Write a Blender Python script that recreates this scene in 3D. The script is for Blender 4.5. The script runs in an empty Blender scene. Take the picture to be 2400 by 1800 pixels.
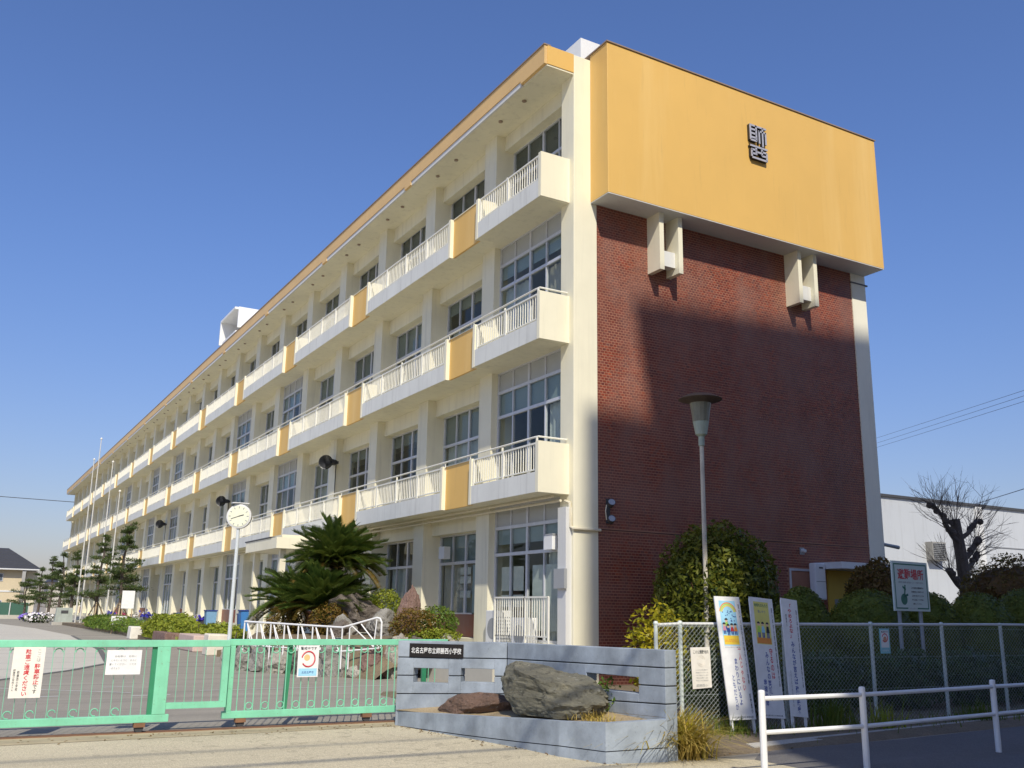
import bpy, math, random
import numpy as np
from mathutils import Vector, Matrix, noise

random.seed(7)
RNG = np.random.default_rng(11)
SC = bpy.context.scene
COL = SC.collection

# ------------------------------------------------------------------ camera
CAMPOS = Vector((-12.197, -18.287, 1.6))
FWD = Vector((0.4845149, 0.84294208, 0.23386739))
RGT = Vector((0.86496737, -0.50157717, 0.01586766))
UPV = Vector((-0.13067806, -0.19459954, 0.97213901))
cam = bpy.data.cameras.new('camera')
cam.sensor_fit = 'HORIZONTAL'
cam.sensor_width = 36.0
cam.lens = 36.0 * 2232.66 / 2400.0
cam.clip_start = 0.1
cam.clip_end = 3000
camo = bpy.data.objects.new('camera', cam)
COL.objects.link(camo)
M = Matrix((RGT, UPV, -FWD)).transposed().to_4x4()
M.translation = CAMPOS
camo.matrix_world = M
SC.camera = camo

# ------------------------------------------------------------------ sky, sun, exposure
SUN = Vector((-0.40, -1.0, 1.08)).normalized()
world = bpy.data.worlds.new('World')
SC.world = world
world.use_nodes = True
wn = world.node_tree
sky = wn.nodes.new('ShaderNodeTexSky')
sky.sky_type = 'NISHITA'
sky.sun_disc = False
sky.sun_elevation = math.asin(SUN.z)
sky.sun_rotation = math.atan2(SUN.x, SUN.y)
sky.altitude = 0
sky.air_density = 1.15
sky.dust_density = 1.0
sky.ozone_density = 5.5
tint = wn.nodes.new('ShaderNodeMix'); tint.data_type = 'RGBA'; tint.blend_type = 'MULTIPLY'; tint.inputs[0].default_value = 1
# clear late-winter sky, a touch violet overhead and greyer towards the horizon, the same all round
wtc = wn.nodes.new('ShaderNodeTexCoord'); wsx = wn.nodes.new('ShaderNodeSeparateXYZ'); wn.links.new(wtc.outputs['Generated'], wsx.inputs[0])
wel = wn.nodes.new('ShaderNodeMapRange'); wel.interpolation_type = 'SMOOTHSTEP'; wel.inputs['From Min'].default_value = -.02; wel.inputs['From Max'].default_value = .42
wn.links.new(wsx.outputs['Z'], wel.inputs['Value'])
wmx = wn.nodes.new('ShaderNodeMix'); wmx.data_type = 'RGBA'; wmx.inputs[6].default_value = (.78, .67, .73, 1); wmx.inputs[7].default_value = (.75, .80, 1.03, 1)
wn.links.new(wel.outputs[0], wmx.inputs[0]); wn.links.new(wmx.outputs[2], tint.inputs[7])
wn.links.new(sky.outputs[0], tint.inputs[6]); wn.links.new(tint.outputs[2], wn.nodes['Background'].inputs[0])
wn.nodes['Background'].inputs[1].default_value = 0.115
sl = bpy.data.lights.new('sun', 'SUN')
sl.energy = 3.55
sl.angle = math.radians(0.8)
sl.color = (1.0, 0.93, 0.80)
so = bpy.data.objects.new('sun', sl)
so.rotation_mode = 'QUATERNION'
so.rotation_quaternion = SUN.to_track_quat('Z', 'Y')
so.location = (-30, -60, 80)
COL.objects.link(so)
SC.view_settings.view_transform = 'Standard'
SC.view_settings.look = 'None'
SC.view_settings.exposure = 0.32
SC.view_settings.gamma = 1.0
SC.view_settings.use_curve_mapping = False
SC.render.engine = 'CYCLES'
SC.cycles.use_denoising = True
SC.cycles.max_bounces = 8
SC.cycles.transparent_max_bounces = 24

# ------------------------------------------------------------------ helpers
class MB:
    """collects shapes, then links them as ONE mesh object"""
    def __init__(s):
        s.v = []; s.f = []; s.m = []
    def add(s, vs, fs, mi=0):
        o = len(s.v)
        s.v.extend([tuple(p) for p in vs])
        for f in fs:
            s.f.append(tuple(i + o for i in f)); s.m.append(mi)
        return s
    def box(s, x0, y0, z0, x1, y1, z1, mi=0):
        vs = [(x0,y0,z0),(x1,y0,z0),(x1,y1,z0),(x0,y1,z0),(x0,y0,z1),(x1,y0,z1),(x1,y1,z1),(x0,y1,z1)]
        return s.add(vs, [(0,3,2,1),(4,5,6,7),(0,1,5,4),(1,2,6,5),(2,3,7,6),(3,0,4,7)], mi)
    def hexa(s, bot, top, mi=0):
        return s.add(list(bot) + list(top), [(3,2,1,0),(4,5,6,7),(0,1,5,4),(1,2,6,5),(2,3,7,6),(3,0,4,7)], mi)
    def prism(s, poly, z0, z1, mi=0):
        n = len(poly)
        vs = [(p[0],p[1],z0) for p in poly] + [(p[0],p[1],z1) for p in poly]
        fs = [tuple(range(n-1,-1,-1)), tuple(range(n,2*n))] + [(i,(i+1)%n,n+(i+1)%n,n+i) for i in range(n)]
        return s.add(vs, fs, mi)
    def tube(s, pts, r, n=8, mi=0, caps=True):
        pts = [Vector(p) for p in pts]
        rs = r if isinstance(r, (list, tuple)) else [r]*len(pts)
        vs = []; fs = []
        prev = None
        for i, p in enumerate(pts):
            if i == 0: t = pts[1]-pts[0]
            elif i == len(pts)-1: t = pts[-1]-pts[-2]
            else: t = (pts[i+1]-pts[i]).normalized() + (pts[i]-pts[i-1]).normalized()
            t = t.normalized() if t.length > 1e-9 else Vector((0,0,1))
            if prev is None:
                a = Vector((0,0,1)) if abs(t.z) < .9 else Vector((1,0,0))
                u = t.cross(a).normalized()
            else:
                u = prev - t*prev.dot(t)
                u = u.normalized() if u.length > 1e-6 else t.orthogonal().normalized()
            prev = u
            w = t.cross(u)
            for k in range(n):
                an = 2*math.pi*k/n
                vs.append(p + (u*math.cos(an) + w*math.sin(an))*rs[i])
        for i in range(len(pts)-1):
            for k in range(n):
                fs.append((i*n+k, i*n+(k+1)%n, (i+1)*n+(k+1)%n, (i+1)*n+k))
        if caps:
            fs.append(tuple(range(n-1,-1,-1))); fs.append(tuple((len(pts)-1)*n+k for k in range(n)))
        return s.add(vs, fs, mi)
    def lathe(s, prof, c=(0,0,0), n=20, mi=0, axis='z'):
        vs = []; fs = []
        for r, h in prof:
            for k in range(n):
                a = 2*math.pi*k/n
                if axis == 'z': vs.append((c[0]+r*math.cos(a), c[1]+r*math.sin(a), c[2]+h))
                elif axis == 'y': vs.append((c[0]+r*math.cos(a), c[1]+h, c[2]+r*math.sin(a)))
                else: vs.append((c[0]+h, c[1]+r*math.cos(a), c[2]+r*math.sin(a)))
        m = len(prof)
        for i in range(m-1):
            for k in range(n):
                fs.append((i*n+k, i*n+(k+1)%n, (i+1)*n+(k+1)%n, (i+1)*n+k))
        fs.append(tuple(range(n-1,-1,-1))); fs.append(tuple((m-1)*n+k for k in range(n)))
        return s.add(vs, fs, mi)
    def obox(s, c, ax, ay, az, mi=0):
        c, ax, ay, az = Vector(c), Vector(ax), Vector(ay), Vector(az)
        b = [c-ax-ay-az, c+ax-ay-az, c+ax+ay-az, c-ax+ay-az]
        return s.hexa(b, [p+az*2 for p in b], mi)
    def mesh(s, name, mats, smooth=False):
        me = bpy.data.meshes.new(name)
        me.from_pydata([tuple(p) for p in s.v], [], s.f)
        if not isinstance(mats, (list, tuple)): mats = [mats]
        for m in mats: me.materials.append(m)
        if len(mats) > 1: me.polygons.foreach_set('material_index', s.m)
        if smooth: me.polygons.foreach_set('use_smooth', [True]*len(me.polygons))
        me.update()
        return me
    def build(s, name, mats, parent=None, smooth=False, bevel=0):
        o = link(name, s.mesh(name, mats, smooth), parent)
        if bevel:
            b = o.modifiers.new('bevel', 'BEVEL'); b.width = bevel; b.segments = 2; b.limit_method = 'ANGLE'
        return o

def link(name, me, parent=None, loc=None, rot=None, scale=None):
    o = bpy.data.objects.new(name, me)
    COL.objects.link(o)
    if parent is not None: o.parent = parent
    if loc is not None: o.location = loc
    if rot is not None: o.rotation_euler = rot
    if scale is not None: o.scale = scale
    return o
def tag(o, label, cat, group=None):
    o['label'] = label; o['category'] = cat
    if group: o['group'] = group
    return o
def thing(name, label, cat, loc=(0,0,0), rotz=0, group=None):
    o = bpy.data.objects.new(name, None)
    o.empty_display_size = 0.2
    COL.objects.link(o)
    o.location = loc; o.rotation_euler = (0,0,rotz)
    return tag(o, label, cat, group)
def struct(name, mb, m):
    o = mb.build(name, m); o['kind'] = 'structure'; return o
def stuff(o):
    o['kind'] = 'stuff'; return o
def kids(o): return [c for c in bpy.data.objects if c.parent == o]
def dup(root, loc, rotz, label, group=None, scale=None):
    r = root.copy(); COL.objects.link(r)
    r.location = loc; r.rotation_euler = (0,0,rotz); r['label'] = label
    if group: r['group'] = group
    if scale: r.scale = scale
    for ch in kids(root):
        c = ch.copy(); COL.objects.link(c); c.parent = r
        for g in kids(ch):
            d = g.copy(); COL.objects.link(d); d.parent = c
    return r

# ------------------------------------------------------------------ materials
def nodes(name):
    m = bpy.data.materials.new(name); m.use_nodes = True
    nt = m.node_tree
    return m, nt, nt.nodes['Principled BSDF']
def sset(b, **k):
    for n, v in k.items():
        n = n.replace('_', ' ')
        if n in b.inputs: b.inputs[n].default_value = v
def rgb(c): return (c[0], c[1], c[2], 1.0)
def mixc(nt, fac, a, b, typ='MIX'):
    x = nt.nodes.new('ShaderNodeMix'); x.data_type = 'RGBA'; x.blend_type = typ
    for sock, val in ((x.inputs[0], fac), (x.inputs[6], a), (x.inputs[7], b)):
        if isinstance(val, bpy.types.NodeSocket): nt.links.new(val, sock)
        elif isinstance(val, (int, float)): sock.default_value = val
        else: sock.default_value = rgb(val)
    return x.outputs[2]
def nz(nt, scale, stretch=(1,1,1), detail=5, rough=.6, coord=None):
    g = nt.nodes.new('ShaderNodeNewGeometry') if coord is None else None
    mp = nt.nodes.new('ShaderNodeVectorMath'); mp.operation = 'MULTIPLY'
    nt.links.new(g.outputs['Position'] if g else coord, mp.inputs[0])
    mp.inputs[1].default_value = stretch
    n = nt.nodes.new('ShaderNodeTexNoise')
    n.inputs['Scale'].default_value = scale; n.inputs['Detail'].default_value = detail; n.inputs['Roughness'].default_value = rough
    nt.links.new(mp.outputs[0], n.inputs['Vector'])
    return n.outputs['Fac']
def ramp(nt, fac, p0, p1, a=0.0, b=1.0):
    r = nt.nodes.new('ShaderNodeMapRange')
    r.inputs['From Min'].default_value = p0; r.inputs['From Max'].default_value = p1
    r.inputs['To Min'].default_value = a; r.inputs['To Max'].default_value = b
    nt.links.new(fac, r.inputs['Value'])
    return r.outputs[0]
def bump(nt, b, fac, strength=.3, dist=.01):
    x = nt.nodes.new('ShaderNodeBump'); x.inputs['Strength'].default_value = strength; x.inputs['Distance'].default_value = dist
    nt.links.new(fac, x.inputs['Height']); nt.links.new(x.outputs[0], b.inputs['Normal'])
def paint(name, c, rough=.6, var=.10, scale=1.3, streak=.12, dirt=(.28,.25,.2), speck=0.0, bmp=.15, metal=0.0):
    """painted / plastered surface: broad mottling, rain streaks, fine grain"""
    m, nt, b = nodes(name)
    base = mixc(nt, ramp(nt, nz(nt, scale), .3, .7), [x*(1-var) for x in c], [min(1, x*(1+var*.6)) for x in c])
    if streak:
        st = ramp(nt, nz(nt, 2.2, (2.2, 2.2, .16), 6, .65), .52, .80, 0, streak*3)
        base = mixc(nt, st, base, [c[i]*.55 + dirt[i]*.25 for i in range(3)])
    if speck:
        sp = ramp(nt, nz(nt, 38, detail=3), .62, .72, 0, speck)
        base = mixc(nt, sp, base, dirt)
    nt.links.new(base, b.inputs['Base Color'])
    sset(b, Roughness=rough, Metallic=metal)
    if bmp: bump(nt, b, nz(nt, 60, detail=3), bmp, .004)
    return m
def plain(name, c, rough=.5, metal=0.0):
    m, nt, b = nodes(name)
    base = mixc(nt, ramp(nt, nz(nt, 9), .3, .7), [x*.92 for x in c], [min(1, x*1.05) for x in c])
    nt.links.new(base, b.inputs['Base Color']); sset(b, Roughness=rough, Metallic=metal)
    return m
def leafmat(name, c0, c1, c2, trans=.3, rough=.45, objrand=False):
    m, nt, b = nodes(name)
    g = nt.nodes.new('ShaderNodeNewGeometry')
    cr = nt.nodes.new('ShaderNodeValToRGB')
    cr.color_ramp.elements[0].color = rgb(c0); cr.color_ramp.elements[1].color = rgb(c2)
    e = cr.color_ramp.elements.new(.5); e.color = rgb(c1)
    fac = g.outputs['Random Per Island']
    n = nz(nt, 2.5, detail=2)
    ad = nt.nodes.new('ShaderNodeMath'); ad.operation = 'MULTIPLY_ADD'; ad.inputs[1].default_value = .6
    nt.links.new(fac, ad.inputs[0])
    rr = ramp(nt, n, .3, .7, -.05, .45); nt.links.new(rr, ad.inputs[2])
    nt.links.new(ad.outputs[0], cr.inputs[0])
    nt.links.new(cr.outputs[0], b.inputs['Base Color']); sset(b, Roughness=rough); b.inputs['Specular IOR Level'].default_value = .22
    t = nt.nodes.new('ShaderNodeBsdfTranslucent')
    tc = mixc(nt, .35, cr.outputs[0], (.5, .55, .08))
    nt.links.new(tc, t.inputs['Color'])
    mx = nt.nodes.new('ShaderNodeMixShader'); mx.inputs[0].default_value = trans
    nt.links.new(b.outputs[0], mx.inputs[1]); nt.links.new(t.outputs[0], mx.inputs[2])
    nt.links.new(mx.outputs[0], nt.nodes['Material Output'].inputs[0])
    return m
def glassmat(name, tint, clear=.55):
    m, nt, b = nodes(name)
    gl = nt.nodes.new('ShaderNodeBsdfGlossy'); gl.inputs['Roughness'].default_value = .03
    gl.inputs['Color'].default_value = (.8,.82,.84,1)
    tr = nt.nodes.new('ShaderNodeBsdfTransparent'); tr.inputs['Color'].default_value = rgb(tint)
    fr = nt.nodes.new('ShaderNodeFresnel'); fr.inputs['IOR'].default_value = 1.55
    f1 = ramp(nt, fr.outputs[0], 0, 1, .02, .62)
    ge = nt.nodes.new('ShaderNodeNewGeometry'); fm = nt.nodes.new('ShaderNodeMath'); fm.operation = 'SUBTRACT'; fm.inputs[0].default_value = 1; nt.links.new(ge.outputs['Backfacing'], fm.inputs[1])
    f3 = nt.nodes.new('ShaderNodeMath'); f3.operation = 'MULTIPLY'; nt.links.new(f1, f3.inputs[0]); nt.links.new(fm.outputs[0], f3.inputs[1]); f2 = f3.outputs[0]
    mx = nt.nodes.new('ShaderNodeMixShader')
    nt.links.new(f2, mx.inputs[0]); nt.links.new(tr.outputs[0], mx.inputs[1]); nt.links.new(gl.outputs[0], mx.inputs[2])
    nt.links.new(mx.outputs[0], nt.nodes['Material Output'].inputs[0])
    return m
def groundmat(name, c, var=.2, scale=.5, grain=90, gamt=.35, rough=.9, crack=0.0, track=0.0):
    m, nt, b = nodes(name)
    base = mixc(nt, ramp(nt, nz(nt, scale, detail=8, rough=.65), .3, .7), [x*(1-var) for x in c], [x*(1+var) for x in c])
    gr = ramp(nt, nz(nt, grain, detail=2), .3, .7)
    base = mixc(nt, gamt, base, mixc(nt, gr, [x*.45 for x in c], [min(1, x*1.6) for x in c]))
    st = ramp(nt, nz(nt, 1.7, detail=6, rough=.7), .58, .75, 0, .35)
    base = mixc(nt, st, base, [x*.6 for x in c])
    if track:                                               # worn, paler and oil-dark bands along the traffic
        base = mixc(nt, ramp(nt, nz(nt, 1.0, (.12,1.3,1), 6, .6), .50, .68, 0, track), base, [x*.58 for x in c])
        base = mixc(nt, ramp(nt, nz(nt, .8, (.2,1.0,1), 6, .65), .54, .72, 0, track), base, [min(1, x*1.45) for x in c])
        base = mixc(nt, ramp(nt, nz(nt, 14, detail=4), .64, .70, 0, .5), base, [min(1, x*1.7) for x in c])
    if crack:
        v = nt.nodes.new('ShaderNodeTexVoronoi'); v.feature = 'DISTANCE_TO_EDGE'; v.inputs['Scale'].default_value = crack
        g = nt.nodes.new('ShaderNodeNewGeometry')
        wv = nt.nodes.new('ShaderNodeVectorMath'); wv.operation = 'ADD'
        nn = nt.nodes.new('ShaderNodeTexNoise'); nn.inputs['Scale'].default_value = 2.5; nt.links.new(g.outputs['Position'], nn.inputs['Vector'])
        nt.links.new(g.outputs['Position'], wv.inputs[0]); nt.links.new(nn.outputs['Color'], wv.inputs[1])
        nt.links.new(wv.outputs[0], v.inputs['Vector'])
        ck = ramp(nt, v.outputs['Distance'], 0, .0045, .45, 0)
        base = mixc(nt, ck, base, [x*.35 for x in c])
    nt.links.new(base, b.inputs['Base Color']); sset(b, Roughness=rough)
    bump(nt, b, nz(nt, grain*.8, detail=3), .5, .01)
    return m
def rockmat(name, a, b_, sc=3.0, band=(1,1,1)):
    m, nt, b = nodes(name)
    n1 = nz(nt, sc, band, 9, .7)
    base = mixc(nt, ramp(nt, n1, .32, .68), a, b_)
    vein = ramp(nt, nz(nt, sc*2.2, (band[0]*.6, band[1]*.6, band[2]*2.2), 6, .7), .63, .72, 0, .55)
    base = mixc(nt, vein, base, [min(1, x*2.1+.05) for x in b_])
    lich = ramp(nt, nz(nt, sc*5.5, detail=6, rough=.75), .60, .66, 0, .6)
    base = mixc(nt, lich, base, (.42,.41,.34))
    dk = ramp(nt, nz(nt, sc*4, detail=7, rough=.7), .54, .66, 0, .75)
    base = mixc(nt, dk, base, [x*.4 for x in a])
    nt.links.new(base, b.inputs['Base Color']); sset(b, Roughness=.8)
    bump(nt, b, nz(nt, sc*6, band, 10, .75), 1.0, .06)
    return m
def brickmat(name, island):
    m, nt, b = nodes(name)
    if island:
        g = nt.nodes.new('ShaderNodeNewGeometry'); r = g.outputs['Random Per Island']
    else:
        g = nt.nodes.new('ShaderNodeObjectInfo'); r = g.outputs['Random']
    cr = nt.nodes.new('ShaderNodeValToRGB')
    el = cr.color_ramp.elements
    el[0].color = rgb((.13,.033,.024)); el[1].color = rgb((.36,.085,.036))
    for p, c in ((.25,(.19,.040,.022)), (.55,(.23,.047,.022)), (.8,(.29,.060,.026)), (.93,(.16,.06,.045))):
        e = el.new(p); e.color = rgb(c)
    nt.links.new(r, cr.inputs[0])
    # broad patches where batches of tiles differ, and dark rain streaks
    patch = ramp(nt, nz(nt, .75, (1,1,.8), 6, .68), .40, .62, 0, .9)
    base = mixc(nt, patch, cr.outputs[0], (.215,.105,.085))
    damp = ramp(nt, nz(nt, .6, (1.6,1.6,.5), 5, .6), .50, .72, 0, .6)
    base = mixc(nt, damp, base, (.105,.026,.02))
    red = ramp(nt, nz(nt, 1.6, (1,1,1.3), 4), .60, .72, 0, .6)
    base = mixc(nt, red, base, (.32,.06,.034))
    nt.links.new(base, b.inputs['Base Color']); sset(b, Roughness=.42)
    b.inputs['Specular IOR Level'].default_value = .35
    bump(nt, b, nz(nt, 45, detail=4), .25, .004)
    return m

def goldmat(name, c):
    m, nt, b = nodes(name)
    base = mixc(nt, ramp(nt, nz(nt, .45, (1,1,.8), 4, .6), .35, .68), [x*.93 for x in c], c)
    pale = ramp(nt, nz(nt, .75, (1.3,1.3,.10), 5, .6), .52, .72, 0, .5)
    base = mixc(nt, pale, base, (.85,.60,.24))
    grime = ramp(nt, nz(nt, 2.4, (2.5,2.5,.22), 7, .7), .58, .80, 0, .38)
    base = mixc(nt, grime, base, (.46,.28,.085))
    sp = ramp(nt, nz(nt, 5, (1,1,2.5), 5, .7), .66, .76, 0, .3)
    base = mixc(nt, sp, base, (.50,.29,.07))
    nt.links.new(base, b.inputs['Base Color']); sset(b, Roughness=.55)
    bump(nt, b, nz(nt, 30, detail=4), .25, .006)
    return m
MT = dict(
    cream=paint('cream_wall', (.79,.745,.56), .6, .07, .9, .19),
    pillar=paint('pillar_paint', (.84,.79,.595), .6, .06, .7, .10),
    fascia=paint('balcony_fascia', (.72,.72,.66), .6, .07, 1.1, .26),
    gold=goldmat('gold_paint', (.77,.475,.128)),
    coping=paint('coping_metal', (.30,.22,.16), .45, .1, 2, 0),
    rail=plain('rail_paint', (.80,.78,.68), .4),
    frame=plain('window_aluminium', (.60,.61,.63), .4, .2),
    panel=paint('window_panel', (.42,.43,.41), .5, .05, 2, .05),
    glass=glassmat('window_glass', (.86,.89,.88)),
    room=plain('room_wall', (.30,.31,.27), .8),
    curtain=paint('curtain_cloth', (.62,.64,.60), .9, .12, 3, 0),
    curtain2=paint('curtain_beige', (.50,.46,.38), .9, .12, 3, 0),
    black=plain('black_plastic', (.02,.022,.026), .4),
    white=paint('white_paint', (.80,.80,.78), .4, .04, 3, .05),
    offwhite=paint('white_render', (.68,.68,.65), .7, .05, .5, .10),
    pipe=plain('pipe_cream', (.70,.64,.48), .4),
    grey=paint('grey_metal', (.36,.37,.37), .45, .06, 2, .08),
    dark=plain('dark_metal', (.06,.06,.06), .5),
    rust=paint('rusty_iron', (.24,.12,.06), .8, .3, 6, .1),
    mortar=paint('tile_mortar', (.42,.205,.13), .9, .22, 1.2, .15),
    brick=brickmat('brick_tile', True), brick1=brickmat('brick_tile_single', False),
    gate=paint('mint_paint', (.235,.64,.41), .4, .14, 3.0, .16, (.22,.24,.10), .5),
    gatedark=plain('green_paint_dark', (.04,.24,.12), .4),
    wall=paint('blue_grey_concrete', (.31,.355,.40), .8, .34, 2.6, .24, (.13,.14,.14), .4, .6),
    groove=plain('groove_shadow_joint', (.035,.04,.045), .9),
    asphalt=groundmat('yard_asphalt', (.28,.255,.208), .16, .35, 70, .45, .9, 0, .55),
    apron=groundmat('apron_concrete', (.515,.45,.305), .18, .7, 70, .65, .9, .22, .35),
    court=groundmat('court_concrete', (.50,.47,.40), .08, .3, 60, .2, .9, 0),
    walk=groundmat('pavement_asphalt', (.135,.128,.120), .25, .8, 75, .6, .9, 0, .4),
    kerb=groundmat('kerb_concrete', (.40,.38,.33), .15, 2, 60, .3),
    soil=groundmat('soil', (.17,.13,.08), .35, 2.2, 40, .5),
    line=paint('road_paint', (.62,.61,.57), .8, .15, 5, .2, speck=.7),
    sign=plain('sign_white', (.83,.83,.80), .5),
    paper=plain('sign_paper', (.84,.80,.70), .6),
    red=plain('sign_red', (.62,.05,.06), .5),
    ink=plain('sign_ink', (.03,.035,.04), .6),
    greyink=plain('sign_grey_ink', (.30,.31,.31), .6),
    blue=plain('sign_blue', (.045,.09,.33), .5),
    sky=plain('sign_sky_blue', (.36,.68,.85), .5),
    yellow=plain('sign_yellow', (.85,.60,.06), .5),
    orange=plain('sign_orange', (.80,.30,.06), .5),
    green=plain('sign_green', (.02,.17,.11), .5),
    lime=plain('sign_lime', (.45,.72,.10), .5),
    skin=plain('sign_tan', (.80,.55,.38), .5),
    pink=plain('sign_pink', (.80,.35,.45), .5),
    bark=rockmat('bark', (.075,.055,.042), (.16,.125,.095), 6, (1,1,.3)),
    barkred=rockmat('bark_reddish', (.14,.05,.03), (.22,.09,.05), 6, (1,1,.3)),
    wood=paint('stake_wood', (.45,.34,.20), .8, .2, 4, .1),
)
# ------------------------------------------------------------------ large structure: ground
g = MB(); g.add([(-700,-500,0),(700,-500,0),(700,900,0),(-700,900,0)], [(0,1,2,3)])
struct('ground', g, MT['asphalt'])
g = MB(); g.add([(-40,-60,.004),(-3.9,-60,.004),(-3.9,-9.6,.004),(-4.6,-9.0,.004),(-5.3,-9.2,.004),(-6.4,-4.62,.004),(-40,-4.62,.004)], [tuple(range(7))])
struct('entrance_apron', g, MT['apron'])
g = MB(); g.add([(-3.9,-60,.006),(60,-60,.006),(60,-1.0,.006),(9,-8.0,.006),(-.5,-9.0,.006),(-3.3,-9.1,.006),(-3.9,-9.6,.006)], [(0,1,2,3,4,5,6)])
struct('pavement', g, MT['walk'])
g = MB()                                                    # pale concrete court left of the drive, with its seams
g.add([(-60,5,.004),(-11.6,5,.004),(-9.2,9.3,.004),(-7.9,12.4,.004),(-6.9,22,.004),(-5.9,41,.004),(-6.4,60,.004),(-7.9,78,.004),(-60,78,.004)], [tuple(range(9))])
struct('court_paving', g, MT['court'])
g = MB()
pts = [(-14,1.0),(-11.6,5),(-9.2,9.3),(-7.9,12.4),(-6.9,22),(-5.9,41)]
for a, b in zip(pts, pts[1:]):
    d = (Vector(b)-Vector(a)).normalized(); n = Vector((d.y,-d.x))*.09
    g.add([(a[0]-n.x,a[1]-n.y,.009),(a[0]+n.x,a[1]+n.y,.009),(b[0]+n.x,b[1]+n.y,.009),(b[0]-n.x,b[1]-n.y,.009)], [(0,1,2,3)])
for i, y in enumerate(range(7, 76, 3)):
    g.add([(-40,y,.0085),(-8.6 if y < 14 else -7.2,y,.0085),(-8.6 if y < 14 else -7.2,y+.03,.0085),(-40,y+.03,.0085)], [(0,1,2,3)])
for x in range(-38, -11, 3):
    g.add([(x,6,.0085),(x+.03,6,.0085),(x+.03,76,.0085),(x,76,.0085)], [(0,1,2,3)])
struct('court_gutter', g, plain('gutter_dark', (.13,.125,.115), .9))
g = MB()
for x0, y0, x1, y1, w in ((-7.6,2.0,-3.6,2.15,.07),(-9.0,1.2,-8.3,1.25,.09),(-10.6,1.5,-10.2,1.52,.10),(-9.2,3.4,-8.6,3.5,.06),(-12,4.5,-8.9,1.9,.07)):
    d = (Vector((x1,y1))-Vector((x0,y0))).normalized(); n = Vector((-d.y,d.x))*w/2
    g.add([(x0-n.x,y0-n.y,.006),(x1-n.x,y1-n.y,.006),(x1+n.x,y1+n.y,.006),(x0+n.x,y0+n.y,.006)], [(0,1,2,3)])
struct('road_marking', g, MT['line'])
# soil behind and in front of the chain-link fence
g = MB(); g.hexa([(-4.9,-9.3,0),(16,-7.5,0),(16,-.02,0),(-4.6,-.02,0)], [(-4.75,-9.0,.06),(16,-7.3,.06),(16,-.02,.06),(-4.5,-.02,.06)])
struct('soil_bank', g, MT['soil'])
g = MB()
for i in range(13):
    a = Vector((-3.35+i*1.5, -9.02+i*.19)); b = a + Vector((1.48,.187))
    g.hexa([(a.x,a.y,0),(b.x,b.y,0),(b.x,b.y+.13,0),(a.x,a.y+.13,0)], [(a.x,a.y,.045),(b.x,b.y,.045),(b.x,b.y+.13,.07),(a.x,a.y+.13,.07)])
struct('kerb', g, MT['kerb'])

# ------------------------------------------------------------------ the school building
L = 112.4; BAY = 4.0727; P0 = 3.862; NB = 26
ZB = (4.304, 7.954, 11.604); XB = -.839; ROOF = 15.66; SOF = 15.09; BOX0 = 11.65; BOX1 = 15.776
FLUSH = {0, 5, 7, 11, 13, 16, 19, 22}
SCH = thing('school_building', 'long four storey cream school with balconies, brick end wall and ochre box on top', 'school building')
# core, rooms, slabs
m = MB(); m.box(3.2,.30,0,10.45,L-.3,15.05); m.box(.69,.3,0,3.2,.6,15.05); m.box(.3,L-.5,0,3.2,L-.3,15.05)
m.build('inner_wall', MT['room'], SCH)
m = MB()
for z in ZB: m.box(.0,.3,z+.001,3.3,L-.05,z+.28)
m.box(-.05,.32,.3,3.3,L-.05,.93)
m.build('floor_slab', MT['cream'], SCH)
# corner pillar, jamb, right pillar
m = MB(); m.box(0,0,0,.69,.58,ROOF-.01); m.build('corner_pillar', MT['pillar'], SCH, bevel=.012)
m = MB(); m.box(9.9,-.02,0,10.5,.5,11.66); m.box(10.5,.3,0,10.62,L-.3,15.0); m.build('end_pillar', paint('end_pillar_white', (.88,.84,.68), .6, .05, .8, .14), SCH)
# piers, beams
me = MB().box(-.1,0,.6,.62,.705,SOF).mesh('pier', MT['cream'])
for k in range(NB+1): link('pier', me, SCH, (0, P0+k*BAY, 0))
tops = [ZB[0], ZB[1], ZB[2], SOF]
me = MB().box(.17,.002,-.50,.46,BAY-.709,0).mesh('beam', MT['cream'])
me0 = MB().box(.17,0,-.44,.46,3.26,0).mesh('beam', MT['cream'])
for k in range(NB+1):
    for f in range(4):
        if k in FLUSH and f < 3: continue
        if k == 0: link('beam', me0, SCH, (0, .60, tops[f]))
        else: link('beam', me, SCH, (0, P0+(k-1)*BAY+.707, tops[f]))
BL = [[paint('blind_%d_%d' % (i, j), [v*q for v in c], .9, .06, 1.5, 0) for j, q in enumerate((.85,1.0,1.18))] for i, c in enumerate(((.27,.32,.31),(.30,.31,.26),(.27,.29,.255),(.17,.175,.145),(.3,.3,.3),(.36,.42,.42)))]
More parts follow.
